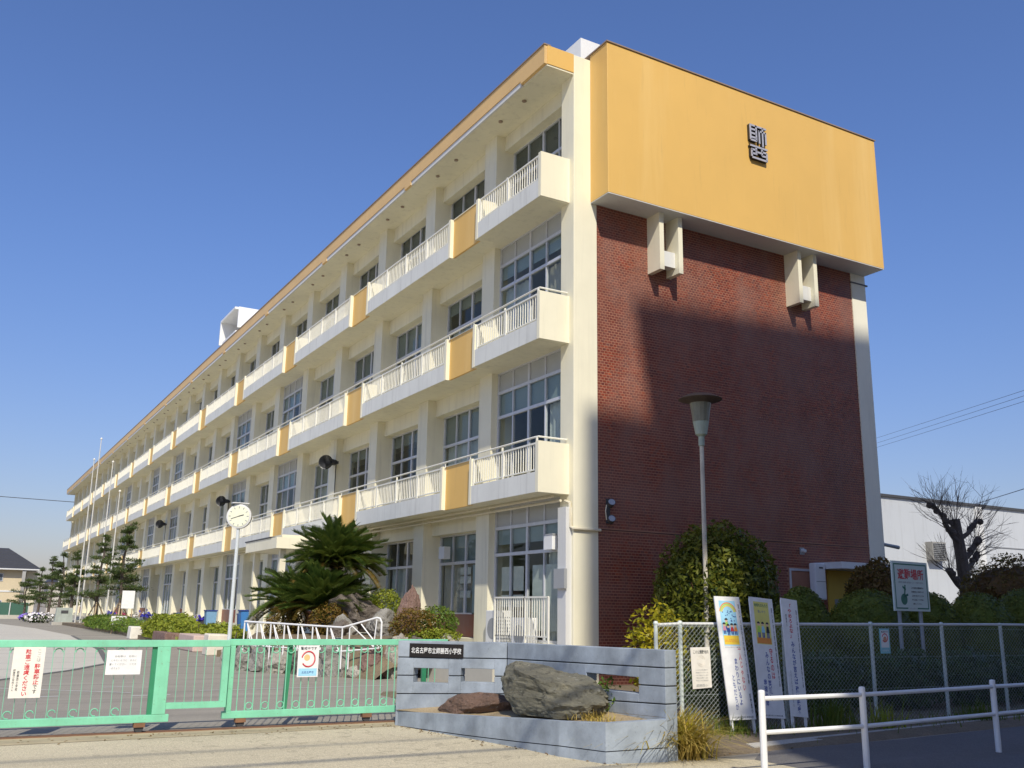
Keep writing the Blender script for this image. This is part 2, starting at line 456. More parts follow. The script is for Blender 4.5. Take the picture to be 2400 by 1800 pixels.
# sill walls
for k in range(NB+1):
    y0 = .58 if k == 0 else P0+(k-1)*BAY+.705
    y1 = P0+k*BAY
    for f in range(4):
        zf = .93 if f == 0 else ZB[f-1]+.28
        X = .12 if (k in FLUSH and f < 3) else .50
        ztop = tops[f] if (k in FLUSH and f < 3) else tops[f]-(.44 if f == 3 else .50)
        near = k <= 3
        flush = k in FLUSH and f < 3
        # frame
        w = MB(); t = .055
        zs = zf + (.02 if (f == 0 or flush) else .55)
        if f == 0 and k % 3 == 1: zs = zf + .62
        if zs > zf+.1:
            MB().box(X-.05,y0+.002,zf-.02,X+.12,y1-.002,zs).build('sill_wall', MT['brick'] if f == 0 else MT['cream'], SCH)
        if flush: rows = [zs, ztop-1.24, ztop-.56, ztop-.01]
        elif f == 0: rows = [zs, ztop-.82, ztop]
        else: rows = [zs, ztop-.93, ztop]
        nc = 4 if flush else 4
        ys = [y0+.03+(y1-y0-.06)*i/nc for i in range(nc+1)]
        for y in ys:
            ww = .045 if y in (ys[0], ys[-1], ys[nc//2]) else .024
            w.box(X-.035,y-ww,zs,X+.035,y+ww,ztop)
        for z in rows:
            w.box(X-.045,y0+.01,z-.04,X+.03,y1-.01,z+.04)
        win = w.build('window', MT['frame'], SCH)
        pm = MB(); om = MB()
        for r in range(len(rows)-1):
            for c in range(nc):
                q = (X-.002, ys[c]+.02, rows[r]+.03, X+.006, ys[c+1]-.02, rows[r+1]-.03)
                if flush and r == 2: om.box(*q)
                elif near:
                    MB().box(*q).build('pane', MT['glass'], win)
                else: pm.box(*q)
        if om.v: om.build('transom_panel', MT['panel'], win)
        if pm.v: pm.build('pane', MT['glass'], win)
        # cloth behind the glass: blinds in the upper lights, curtains drawn to different widths below
        rr = random.Random(k*11+f*3)
        bl = [(ztop-1.24, ztop-.56)] if flush else [(rows[-2], ztop)]
        for (za, zb2) in bl:
            if rr.random() < .93:
                cut = 0 if rr.random() < .75 else (zb2-za)*rr.uniform(.2,.6)
                MB().box(X+.05,y0+.04,za+cut+.01,X+.06,y1-.04,zb2-.01).build('blind', rr.choice(BL[5] if flush else BL[f]), win)
        zt2 = ztop-1.26 if flush else rows[-2]-.02
        sp = rr.random()
        for (c0, c1) in ([(0,.30),(.60,1)] if sp < .35 else [(0,1)] if sp < .65 else [(.45,1)] if sp < .85 else [(0,.25)]):
            n = int((c1-c0)*(y1-y0-.12)/.07); a0 = y0+.06+(y1-y0-.12)*c0
            cu = MB(); vs = []
            for i in range(n+1):
                x = X+.13+.03*math.sin(i*2.1+k)+.012*math.sin(i*5.3)
                for z in (zs+.02+(rr.random()*.02), zt2): vs.append((x, a0+i*.07, z))
            cu.add(vs, [(2*i,2*i+2,2*i+3,2*i+1) for i in range(n)])
            cu.build('curtain', MT['curtain'] if rr.random() < .6 else MT['curtain2'], win, smooth=True)
# ground floor windows: papers stuck inside the first two bays
pp = MB()
for (ya, za) in ((3.05,1.75),(2.45,1.75),(3.05,2.15),(2.45,2.15),(3.05,2.45),(2.45,2.45)):
    pp.box(.145,ya,za,.15,ya+.5,za+.3)
for (ya, za) in ((6.0,2.0),(6.35,2.0),(6.0,2.4),(6.35,2.4),(6.0,2.65),(6.35,2.65)):
    pp.box(.53,ya,za,.535,ya+.3,za+.2)
pp.build('window_paper', MT['paper'], SCH)

# balconies
units = [(.194, 3.62)] + [(5.21+8.145*i, 11.76+8.145*i) for i in range(13)]
units = [u for u in units if u[0] < L-2]
units[-1] = (units[-1][0], min(units[-1][1], L))
last = units[-1][1]
barm = MB().box(-.011,-.008,0,.011,.008,.66).mesh('railing_bar', MT['rail'])
for f, zb in enumerate(ZB):
    for u, (y0, y1) in enumerate(units):
        m = MB()
        m.box(XB,y0,zb,.15,y1,zb+.18)                        # slab
        m.box(XB+.002,y0+.002,zb+.18,XB+.10,y1-.002,zb+.475)           # upstand
        fas = m.build('balcony', MT['cream'], SCH)
        MB().box(XB-.006,y0+.004,zb+.004,XB-.001,y1-.13,zb+.47).build('fascia_board', MT['fascia'], fas)
        MB().box(XB-.012,y0-.002 if u else y0-.001,zb-.002,XB+.25 if u else -.001,y0+.12,zb+1.187).build('parapet_end', MT['pillar'], fas)
        MB().box(XB-.012,y1-.12,zb-.002,XB+.52,y1+.002,zb+1.187).build('parapet_end', MT['pillar'], fas)
        rl = MB()
        a, b = y0+.12, y1-.12
        rl.box(XB+.03,a,zb+1.13,XB+.075,b,zb+1.17); rl.box(XB+.035,a,zb+.52,XB+.07,b,zb+.55)
        npost = max(2, round((b-a)/1.6))
        for i in range(npost+1):
            y = a+.05+(b-a-.1)*i/npost
            rl.box(XB+.02,y-.028,zb+.475,XB+.08,y+.028,zb+1.15)
        ym = (y0+y1)/2 + .1
        rl.box(XB+.13,ym-.17,zb+.47,XB+.17,ym-.13,zb+1.0); rl.box(XB+.13,ym+.13,zb+.47,XB+.17,ym+.17,zb+1.3)
        rl.box(XB+.13,ym-.13,zb+.93,XB+.17,ym+.13,zb+.97)
        nb = int((b-a)/.118)
        bars = [a+(i+.5)*(b-a)/nb for i in range(nb)]
        ind = u < 2 or (u == 2 and f == 2)
        if not ind:
            for y in bars: rl.box(XB+.042,y-.008,zb+.53,XB+.064,y+.008,zb+1.15)
        rl.build('railing', MT['rail'], fas)
        if ind:
            for y in bars: link('railing_bar', barm, fas, (XB+.053, y, zb+.51))
    # slab behind the recessed panels, the panels, the long hand rail
    pans = [(units[i][1], units[i+1][0]) for i in range(len(units)-1)]
    for (a, b) in pans:
        m = MB(); m.box(XB+.10,a+.003,zb-.001,XB+.16,b-.003,zb+1.175); pn = m.build('spandrel_panel', MT['gold'], SCH)
        MB().box(XB+.165,a+.004,zb,.15,b-.004,zb+.2).build('panel_slab', MT['cream'], pn)
        MB().box(XB+.08,a+.003,zb+1.175,XB+.18,b-.003,zb+1.2).build('panel_cap', MT['pillar'], pn)
    if f < 2:
        h = MB(); h.tube([(.02,.30,zb+1.30),(XB+.06,.30,zb+1.30),(XB+.05,.5,zb+1.30),(XB+.05,last,zb+1.30)], .024, 6)
        for (a, b) in [(.28,.42)]+pans:
            for y in (a+.05, b-.05): h.tube([(XB+.05,y,zb+1.15),(XB+.05,y,zb+1.30)], .016, 5)
        h.build('handrail', MT['rail'], SCH)

# roof: slab, ochre fascia with pale strip and joint blocks, coping, soffit vents
m = MB(); m.box(-.80,.02,SOF,-.002,L,15.64); m.box(-.002,.59,SOF,10.5,L,15.64); m.build('roof_slab', MT['cream'], SCH)
ysj = [8.22+8.145*i for i in range(13)]
m = MB(); m.box(-.885,.02,15.22,-.802,L,ROOF); m.box(-.802,.02,SOF+.05,-.003,.018,ROOF)
for y in ysj: m.box(-.886,y,SOF-.002,-.802,y+.5,15.219)
m.box(-.886,.018,SOF+.05,-.802,1.2,15.219)
rf = m.build('roof_fascia', paint('fascia_gold', (.76,.50,.20), .5, .07, .8, .08, (.8,.6,.3)), SCH)
m = MB(); m.box(-.80,.003,SOF+.05,-.003,.018,ROOF); m.build('fascia_end', MT['gold'], SCH)
m = MB()
for a, b in zip([1.2]+[y+.5 for y in ysj], ysj+[L]): m.box(-.86,a+.002,SOF-.01,-.803,b-.002,15.215)
m.build('fascia_strip', MT['offwhite'], SCH)
m = MB(); m.box(-.91,.0,ROOF+.001,-.70,L,ROOF+.035); m.build('roof_coping', MT['coping'], SCH)
vm = MB().lathe([(.0,0),(.06,0),(.065,-.02),(.055,-.035),(.0,-.035)], n=10).mesh('soffit_vent', MT['coping'])
for k in range(0, 20):
    for d in (1.3, 2.6): link('soffit_vent', vm, SCH, (-.42, P0+(k-1)*BAY+.7+d, SOF-.001))
# ochre box on the end wall
m = MB(); m.box(.50,-.762,BOX0,10.48,.0-.003,BOX1)
m.box(.695,.0,BOX0+.4,10.48,.25,BOX1-.002)
gb = m.build('ochre_box', MT['gold'], SCH, bevel=.01)
MB().box(.47,-.792,BOX1+.001,10.51,.28,BOX1+.035).build('box_coping', MT['coping'], gb)
MB().box(.506,-.756,BOX0-.02,10.474,-.004,BOX0-.001).build('box_soffit', MT['offwhite'], gb)
# the two raised characters, one above the other
em = MB(); eb = MB()
def stroke(x0, z0, x1, z1, ox=5.215, oz=13.79):
    q = (ox+min(x0,x1), oz+min(z0,z1), ox+max(x0,x1), oz+max(z0,z1))
    em.box(q[0],-.868,q[1],q[2],-.856,q[3]); eb.box(q[0]+.003,-.8555,q[1]+.003,q[2]-.003,-.7625,q[3]-.003)
T = .055
for z in (.965,.845,.725,.605): stroke(T, z, .235, z+T)              # upper character
stroke(.0,.55,T,1.02); stroke(.03,.52,.255,.52+T); stroke(.215,.55,.215+T,1.0)
stroke(.20,.965,.62,.965+T); stroke(.325,.50,.325+T,.90); stroke(.45,.43,.45+T,1.0); stroke(.565,.52,.565+T,.90); stroke(.34,.845,.60,.845+T)
stroke(.0,.345,.64,.345+T)                                           # lower character
stroke(.02,.05,.02+T,.27); stroke(.06,.0,.62,T); stroke(.03,.235,.21,.235+T); stroke(.575,.03,.575+T,.27); stroke(.42,.235,.60,.235+T)
stroke(.185,.12,.185+T,.36); stroke(.40,.15,.40+T,.36); stroke(.42,.12,.58,.12+T); stroke(.06,.12,.20,.12+T); stroke(.225,.19,.41,.19+T)
eo = eb.build('emblem', MT['black'], gb)
em.build('emblem_face', plain('emblem_metal', (.50,.49,.53), .35, .2), eo)
# brackets under the box
for bx in (2.28, 7.18):
    br = MB().box(bx+.145,-.36,10.27,bx+.605,-.12,10.68).build('bracket', MT['offwhite'], SCH)
    for d in (0, .61):
        MB().hexa([(bx+d,-.5,10.10),(bx+d+.14,-.5,10.10),(bx+d+.14,.01,10.10),(bx+d,.01,10.10)],
                  [(bx+d,-.5,BOX0-.021),(bx+d+.14,-.5,BOX0-.021),(bx+d+.14,.01,BOX0-.021),(bx+d,.01,BOX0-.021)]).build('fin', MT['pillar'], br)
# end wall: mortar bed, then every tile as geometry
BX0, BX1 = .69, 9.90
m = MB(); m.box(BX0,.0105,0,BX1,.30,BOX0+.3); bw = m.build('brick_wall', MT['mortar'], SCH)
PXT, PZT, TW, TH = .107, .0672, .0905, .0485
def holes(x, z):
    return (6.72 < x < 7.72 and 2.08 < z < 2.90) or (8.12 < x < 9.6 and z < 2.86) or (3.497 < z < 3.54)
bm_ = MB().box(0,.005,0,TW,.012,TH).mesh('brick', MT['brick1'])
big = []; ntile = 0
rows_ = int(11.66/PZT); cols_ = int((BX1-BX0)/PXT)
near_rows = (25, 37)
vs = []; fs = []
for r in range(rows_):
    z = .01+r*PZT
    off = (PXT/2 if r % 2 else 0)
    for c in range(cols_+1):
        x = BX0+.004+c*PXT-off
        w = TW
        if x < BX0+.003: w -= BX0+.003-x; x = BX0+.003
        if x+w > BX1-.002: w = BX1-.002-x
        if w < .02 or holes(x+w/2, z+TH/2): continue
        if near_rows[0] <= r < near_rows[1] and c < 26 and abs(w-TW) < 1e-6 and ntile < 298:
            link('brick', bm_, bw, (x, random.uniform(-.003,.001), z)); ntile += 1
            continue
        y = random.uniform(.003,.007); o = len(vs)
        vs += [(x,y,z),(x+w,y,z),(x+w,y,z+TH),(x,y,z+TH),(x,.0115,z),(x+w,.0115,z),(x+w,.0115,z+TH),(x,.0115,z+TH)]
        fs += [(o,o+1,o+2,o+3),(o+1,o+5,o+6,o+2),(o+5-1,o,o+3,o+7),(o+3,o+2,o+6,o+7),(o+4,o+5,o+1,o)]
me = bpy.data.meshes.new('brick_courses'); me.from_pydata(vs, [], fs); me.materials.append(MT['brick']); me.update()
stuff(link('brick_courses', me, bw))
MB().box(BX0+.002,-.002,3.515,BX1-.002,.03,3.535).build('string_course', plain('course_metal', (.05,.018,.015), .6), bw)
# ground floor of the end wall: small window, canopy, yellow porch, white cabinet, lamp pieces
w = MB(); w.box(6.76,-.01,2.12,6.82,.08,2.86); w.box(7.60,-.01,2.12,7.68,.08,2.86); w.box(6.82,-.01,2.80,7.60,.08,2.86); w.box(6.82,-.01,2.12,7.60,.08,2.17)
wi = w.build('window', MT['frame'], SCH)
MB().box(6.82,.03,2.17,7.60,.035,2.80).build('pane', MT['glass'], wi)
c = MB()
for i in range(12): c.box(6.83+i*.064,.10+.015*(i%2),2.17,6.893+i*.064,.115+.015*(i%2),2.79)
c.build('curtain', plain('curtain_grey', (.22,.24,.27), .9), wi)
po = MB().box(7.66,-.95,2.86,9.85,-.0,3.03).build('porch_canopy', MT['white'], SCH)
MB().box(8.14,-.03,0,9.6,.02,2.858).build('porch_wall', paint('yellow_wall', (.78,.52,.07), .6, .06, 1, .1), po)
MB().box(8.35,-.05,0,9.2,-.028,2.1).build('door', MT['grey'], po)
ca = MB().box(7.24,-.44,2.06,7.62,-.22,3.0).build('meter_cabinet', MT['white'], SCH, bevel=.03)
MB().box(7.26,-.446,2.52,7.60,-.4395,2.535).build('cabinet_seam', MT['greyink'], ca)
MB().box(7.38,-.446,2.86,7.52,-.4395,2.90).build('cabinet_slot', MT['dark'], ca)
MB().box(7.30,-.42,0,7.56,-.2,2.055).build('cabinet_base', MT['brick'], ca)
# right hand pillar: rain pipe and collar
p = MB(); p.tube([(10.66,.22,11.55),(10.66,.22,3.85),(10.75,.22,3.68),(11.4,.22,3.62)], .055, 8)
for z in (11.0,9.2,7.4,5.6,4.2): p.lathe([(.07,0),(.075,.02),(.07,.05)], (10.66,.22,z), 8)
p.build('rain_pipe', MT['grey'], SCH)
MB().box(9.88,-.035,11.33,10.60,.02,11.37).build('pillar_collar', MT['dark'], SCH)
# roof pieces
h = MB(); h.box(.45,36.0,17.6,2.2,36.12,18.85); h.box(.25,36.12,18.72,2.2,39.6,18.85); h.box(.25,39.5,17.3,2.2,39.62,18.72)
h.box(2.1,36.12,17.45,2.2,39.5,18.72); h.box(.4,36.2,17.3,2.1,39.4,17.45); h.box(.7,36.5,15.64,1.9,39.0,17.3)
h.build('roof_hood', MT['white'], SCH)
MB().box(.72,.75,15.3,1.6,1.7,16.82).build('roof_hatch', MT['white'], SCH)
# entrance canopy
m = MB(); m.box(-3.04,13.0,3.56,-.15,16.8,3.66); m.box(-3.04,13.0,3.66,-2.95,16.8,3.92); m.box(-2.95,13.0,3.66,-.15,13.1,3.92); m.box(-2.78,13.3,3.665,-.5,16.6,4.03)
ec = m.build('entrance_canopy', MT['pillar'], SCH)
MB().box(-3.06,13.6,3.925,-2.9,16.9,3.965).build('canopy_flashing', MT['dark'], ec)
for y in (13.3, 16.4): MB().box(-2.8,y,0,-2.6,y+.2,3.56).build('canopy_post', MT['cream'], ec)
# raised terrace along the ground floor
m = MB(); m.box(-1.55,.9,0,-.02,L-1,.68); m.box(-1.85,13,0,-1.55,L-1,.34); m.build('terrace', paint('terrace_concrete', (.52,.49,.40), .9, .1, 1, .1, speck=.3), SCH)
# conduits, cable duct, control box, terrace railing on the first bays
p = MB()
p.tube([(-.16,.30,4.16),(-.16,30,4.17)], .035, 6); p.tube([(-.30,.4,4.25),(-.30,60,4.25)], .03, 6)
p.tube([(-.04,.30,4.16),(-.04,.10,4.10),(-.04,.06,3.55),(-.03,-.05,3.50),(.72,-.05,3.50)], .035, 6)
p.build('conduit', MT['pipe'], SCH)
d = MB(); d.box(-.16,.08,.9,-.001,.42,4.0); du = d.build('cable_duct', MT['offwhite'], SCH)
MB().box(-.24,.02,2.16,-.165,.46,2.60).build('control_box', MT['grey'], du)
r = MB(); y0, y1 = .50, 3.0; X = -.35
r.box(X-.02,y0,1.95,X+.02,y1,1.99); r.box(X-.015,y0,1.07,X+.015,y0+1.0,1.10)
for y in (y0, y0+1.02, y1): r.box(X-.02,y-.02,.68,X+.02,y+.02,1.97)
rr_ = r.build('terrace_railing', MT['rail'], SCH)
bme = MB().box(-.009,-.011,.0,.009,.011,.88).mesh('railing_bar', MT['rail'])
for i in range(23): link('railing_bar', bme, rr_, (X, y0+.06+i*(y1-y0-.1)/22, 1.08))
ac = MB().box(-.30,2.85,.70,.02,3.55,1.66).build('air_conditioner', MT['offwhite'], SCH, bevel=.015)
MB().lathe([(.001,-.304),(.26,-.304),(.26,-.301)], (0,3.2,1.22), 18, axis='x').build('fan_grille', MT['greyink'], ac)
g_ = MB()
for i in range(9): g_.box(-.30,2.851,.80+i*.085,-.305,3.0,.83+i*.085)
for i in range(9): g_.box(-.27,2.847,.80+i*.085,.0,2.8495,.83+i*.085)
g_.build('air_slots', MT['grey'], ac)
ac2 = MB().box(-.28,1.55,.70,.02,2.3,1.50).build('air_conditioner', MT['white'], SCH, bevel=.015)
MB().lathe([(.001,-.284),(.24,-.284),(.24,-.281)], (0,1.93,1.1), 18, axis='x').build('fan_grille', MT['greyink'], ac2)
MB().box(.455,5.02,.93,.47,5.75,2.9).build('side_door', paint('door_grey_green', (.22,.30,.29), .5, .06, 2, .1), SCH)
MB().box(.13,.66,1.2,.135,2.0,2.75).build('window_curtain', MT['curtain'], SCH)
a = MB(); a.box(-.12,.72,3.06,.02,1.10,3.40); v = a.build('vent_unit', MT['white'], SCH, bevel=.01)
a = MB(); a.box(.10,6.9,3.1,.3,7.25,3.45); a.build('vent_unit', MT['offwhite'], SCH)
MB().box(-.128,.70,3.40,.01,1.12,3.43).build('vent_cap', MT['grey'], v)
# ------------------------------------------------------------------ other large structures
# assembly hall to the right
hall = thing('assembly_hall', 'plain white hall with dark roof edge standing right of the brick end wall', 'hall', (0,16,0))
m = MB(); m.box(14,0,0,75,25,8.0); hw = m.build('wall', paint('hall_render', (.50,.52,.53), .7, .05, .35, .16), hall)
MB().box(13.9,-.12,8.001,75.1,25.1,8.14).build('roof_edge', MT['dark'], hall)
for x in (38.3,50,61): MB().box(x,-.10,0,x+.6,-.001,7.99).build('pilaster', MT['offwhite'], hall)
MB().box(36.4,-.05,5.75,60,-.001,5.80).build('wall_joint', MT['grey'], hall)
q = MB(); q.box(33.75,-.42,4.75,34.9,-.001,5.75); vb = q.build('vent_box', paint('louvre_grey', (.30,.29,.26), .6, .1, 3, .2), hall)
s = MB()
for i in range(9): s.obox((34.32,-.45,4.84+i*.10), (.52,0,0), (0,.03,-.02), (0,.004,.006))
s.build('louvre', MT['grey'], vb)
s = MB(); s.tube([(30.2,-.1,5.0),(30.2,-.1,3.3)], .06, 6); s.box(26.5,-.9,4.35,30.2,-.002,4.45); s.box(27.0,-.6,3.4,29.2,-.05,4.34); s.tube([(26.0,-.12,7.9),(26.9,-.12,8.6),(27.3,-.12,8.6)], .04, 5)
s.build('plant_shelf', MT['grey'], hall)
# grey-roofed house at the far left
hs = thing('house', 'two storey beige house with grey hipped roof far off at left edge', 'house', (-6.6,125,0))
W, D = 4.2, 9.0
MB().box(-8,0,0,2.7,D,6.3).build('wall', paint('house_beige', (.62,.52,.34), .8, .06, .7, .06), hs)
m = MB(); z0 = 6.25; z1 = 9.1
b = [(-10,-.9,z0),(4.9,-.9,z0),(4.9,D+.9,z0),(-10,D+.9,z0),(-4,D*.5,z1),(.9,D*.5,z1)]
m.add(b, [(0,1,5,4),(1,2,5),(2,3,4,5),(3,0,4),(3,2,1,0)])
ro = m.build('roof', paint('roof_tile_grey', (.045,.047,.055), .6, .12, 2, 0), hs)
m = MB()
for i in range(1, 12):
    t = i/12
    x0 = -10+6*t; x1 = 4.9-4.0*t; y = -.9+(D*.5+.9)*t; z = z0+(z1-z0)*t
    m.box(x0+.1,y-.03,z-.02,x1-.1,y+.05,z+.045)
m.build('tile_course', MT['dark'], ro)
MB().box(-10,-.98,z0-.16,4.9,-.901,z0).build('gutter', MT['offwhite'], hs)
MB().box(-8.05,-.06,3.25,2.75,-.001,3.45).build('belt', MT['offwhite'], hs)
for (xa, za) in ((-1.2,4.6),(-1.0,1.2)):
    w = MB(); w.box(xa,-.06,za,xa+1.7,-.001,za+1.0); wi = w.build('window', MT['frame'], hs)
    MB().box(xa+.08,-.075,za+.08,xa+1.62,-.061,za+.92).build('pane', plain('far_pane', (.10,.12,.14), .2) if za > 4 else bpy.data.materials['far_pane'], wi)
MB().box(3.3,1.2,.0,4.6,3.0,6.0).build('downpipe_bay', MT['pipe'], hs)
for i, (x, y, w_, h_, c_) in enumerate(((6,150,9,5.2,(.55,.50,.42)),(-14,160,10,7.5,(.62,.60,.56)),(20,170,9,5.6,(.5,.48,.45)))):
    hh = thing('house', ['low tan house showing between the far pines and the school','pale two storey house beyond the grey roofed one','distant grey house hidden behind the school'][i], 'house', (x,y,0))
    MB().box(-w_/2,0,0,w_/2,8,h_).build('wall', paint('far_wall_%d' % i, c_, .8), hh)
    m = MB(); m.add([(-w_/2-.5,-.5,h_),(w_/2+.5,-.5,h_),(w_/2+.5,8.5,h_),(-w_/2-.5,8.5,h_),(-w_/4,4,h_+1.8),(w_/4,4,h_+1.8)], [(0,1,5,4),(1,2,5),(2,3,4,5),(3,0,4),(3,2,1,0)])
    m.build('roof', bpy.data.materials['roof_tile_grey'], hh)
# unseen tower added behind the camera, outline shaped to shade the end wall
tw = thing('added_shade_tower', 'added stepped grey tower, unseen behind the camera, that shades the brick wall', 'added shade tower', (0,-24.5,0))
def onwall(X, z, D=24.5): return X-.4*D, z+1.08*D
xl, zt1 = onwall(.30, 6.4); x2, zt2 = onwall(2.25, 9.75)
xg0, zg0 = onwall(.32, -3.4); xg1, zg1 = onwall(3.35, .75)  # opening left in the added tower so sun reaches the round tree
tm = paint('tower_render', (.45,.44,.42), .8, .08, .5, .12)
m = MB()
m.box(onwall(.62, 0)[0],-9,0,24,0,zg0); m.box(xl,-.7,zg1,x2,0,zt1); m.box(x2,-.7,zg1,xg1,0,zt1); m.box(xg1,-.7,zg0,24,0,zt1)
xr = x2-.5; m.hexa([(x2,-.7,zt1),(24,-.7,zt1),(24,0,zt1),(x2,0,zt1)], [(xr,-.7,zt2-.35),(24,-.7,zt2+1.1),(24,0,zt2+1.1),(xr,0,zt2-.35)])
tb = m.build('wall', tm, tw)
m = MB()
for i in range(9): m.box(x2+2,.001,3+i*3.2,23,1.1,3.2+i*3.2); m.box(x2+2,1.0,3.2+i*3.2,23,1.1,4.1+i*3.2)
m.build('balcony', tm, tw)
m = MB()
for i in range(9):
    for j in range(6): m.box(x2+3+j*4.6,.002,3.25+i*3.2,x2+5.4+j*4.6,.03,5.3+i*3.2)
m.build('window', MT['glass'], tw)
# ------------------------------------------------------------------ lettering helper
def text(name, body, parent, m, x, z, y, h=None, w=None, bold=.0, rot=None, line=1.0, align='CENTER', cen=True, thick=0.0):
    """flat lettering centred on (x, z) of the sign's own plane, facing -Y"""
    c = bpy.data.curves.new(name, 'FONT'); c.body = body; c.align_x = align; c.space_line = line; c.offset = bold; c.size = 1; c.resolution_u = 2; c.extrude = thick
    o = bpy.data.objects.new(name, c); COL.objects.link(o)
    dg = bpy.context.evaluated_depsgraph_get()
    me = bpy.data.meshes.new_from_object(o.evaluated_get(dg))
    bpy.data.objects.remove(o); bpy.data.curves.remove(c)
    n = len(me.vertices); co = np.empty(n*3); me.vertices.foreach_get('co', co); co = co.reshape(n, 3)
    lo, hi = co.min(0), co.max(0); sz = hi-lo
    sx = w/sz[0] if w else None; sz_ = h/sz[1] if h else None
    if sx is None: sx = sz_
    if sz_ is None: sz_ = sx
    cc = (lo+hi)/2
    out = np.stack([(co[:,0]-cc[0])*sx+x, np.full(n, y)-co[:,2]*sx, (co[:,1]-cc[1])*sz_+z], 1)
    me.vertices.foreach_set('co', out.ravel()); me.materials.clear(); me.materials.append(m); me.update()
    me.name = name
    return link(name, me, parent)
def vert(s): return '\n'.join(s)

# ------------------------------------------------------------------ mint green sliding gate, two leaves
GY = -4.47
def ring(m, x, z, r, y, a0=0, a1=2*math.pi, n=10, t=.007):
    m.tube([(x+r*math.cos(a0+(a1-a0)*i/n), y, z+r*math.sin(a0+(a1-a0)*i/n)) for i in range(n+1)], t, 4)
g1 = thing('sliding_gate', 'left mint green gate leaf with broad post and small framed panel at its end', 'gate', (-11.4,GY,0), 0, 'gate leaves')
x0 = -2.6; X = lambda v: v+11.4
m = MB(); m.box(x0,-.03,1.085,X(-8.70),.03,1.175); m.build('top_rail', MT['gate'], g1, bevel=.006)
m = MB(); m.box(x0,-.035,.13,X(-9.44),.035,.225); m.build('bottom_rail', MT['gate'], g1, bevel=.006)
MB().box(X(-9.66),-.036,.226,X(-9.49),.036,1.084).build('post', MT['gate'], g1, bevel=.006)
m = MB(); m.box(X(-9.489),-.025,.29,X(-8.70),.025,.37); m.box(X(-8.79),-.025,.371,X(-8.70),.025,1.084); m.build('end_frame', MT['gate'], g1)
MB().box(X(-9.72),.0,.226,X(-9.661),.03,1.084).build('inner_stile', MT['gatedark'], g1)
bm2 = MB().tube([(0,0,.225),(0,0,1.086)], .004, 5).mesh('bar', MT['gate'])
for i in range(34): link('bar', bm2, g1, (x0+.08+i*.125, .012, 0))
for i in range(5): link('bar', bm2, g1, (X(-9.37)+i*.118, .008, .08), None, (1,1,.9))
s = MB()
for i in range(16):
    ring(s, x0+.14+i*.25, 1.02, .05, .012, 0, math.pi); ring(s, x0+.14+i*.25, .275, .045, .012, math.pi*.1, math.pi*1.6)
stuff(s.build('scroll', MT['gate'], g1))
def wheel(par, x):
    w = MB(); w.lathe([(.02,-.03),(.055,-.03),(.06,-.012),(.05,0),(.06,.012),(.055,.03),(.02,.03)], (x,-.0,.062), 16, axis='y'); w.build('wheel', MT['dark'], par)
    MB().box(x-.07,-.05,.075,x+.07,.05,.129).build('wheel_housing', MT['rust'], par)
wheel(g1, X(-9.80)); wheel(g1, X(-12.6))
g2 = thing('sliding_gate', 'right mint green gate leaf with ringed bars running behind the blue grey wall', 'gate', (-7.4,GY+.09,0), 0, 'gate leaves')
X = lambda v: v+7.4
m = MB(); m.box(X(-8.685),-.03,1.10,X(-5.3),.03,1.185); m.build('top_rail', MT['gate'], g2, bevel=.006)
m = MB(); m.box(X(-8.72),-.035,.13,X(-5.3),.035,.225); m.build('bottom_rail', MT['gate'], g2, bevel=.006)
MB().box(X(-8.685),-.031,.226,X(-8.60),.031,1.099).build('stile', MT['gate'], g2, bevel=.006)
MB().hexa([(X(-7.86),.03,.226),(X(-7.80),.03,.226),(X(-7.80),.09,.226),(X(-7.86),.09,.226)], [(X(-7.82),.03,1.15),(X(-7.76),.03,1.15),(X(-7.76),.09,1.15),(X(-7.82),.09,1.15)]).build('brace', MT['gatedark'], g2)
bm3 = MB().tube([(0,0,.225),(0,0,1.10)], .0075, 5).mesh('bar', MT['gate'])
for i in range(28): link('bar', bm3, g2, (X(-8.52)+i*.112, .005, 0))
s = MB()
for i in range(14):
    ring(s, X(-8.465)+i*.224, 1.04, .048, .005); ring(s, X(-8.35)+i*.224, .285, .048, .005)
stuff(s.build('scroll', MT['gate'], g2))
for bx in (-6.05, -5.75): MB().box(X(bx),-.08,.3,X(bx)+.07,-.031,1.0).build('latch_plate', MT['gatedark'], g2)
wheel(g2, X(-8.46)); wheel(g2, X(-6.6))
m = MB(); m.box(-14.5,GY-.10,-.02,-5.0,GY-.07,.018); m.box(-14.5,GY+.02,-.02,-5.0,GY+.05,.018)
t = m.build('gate_track', MT['rust']); tag(t, 'rusty steel track let into the ground under the mint green gate', 'gate track')
m = MB(); m.add([(-14.5,GY-.07,.011),(-5,GY-.07,.011),(-5,GY+.02,.011),(-14.5,GY+.02,.011)], [(0,1,2,3)]); struct('track_slot', m, MT['groove'])
m = MB(); m.add([(-14.5,GY-.75,.008),(-5.9,GY-.55,.008),(-5.9,GY-.10,.008),(-14.5,GY-.10,.008)], [(0,1,2,3)])
struct('track_edge', m, paint('stained_concrete', (.44,.36,.22), .9, .2, 2, .1, speck=.4))

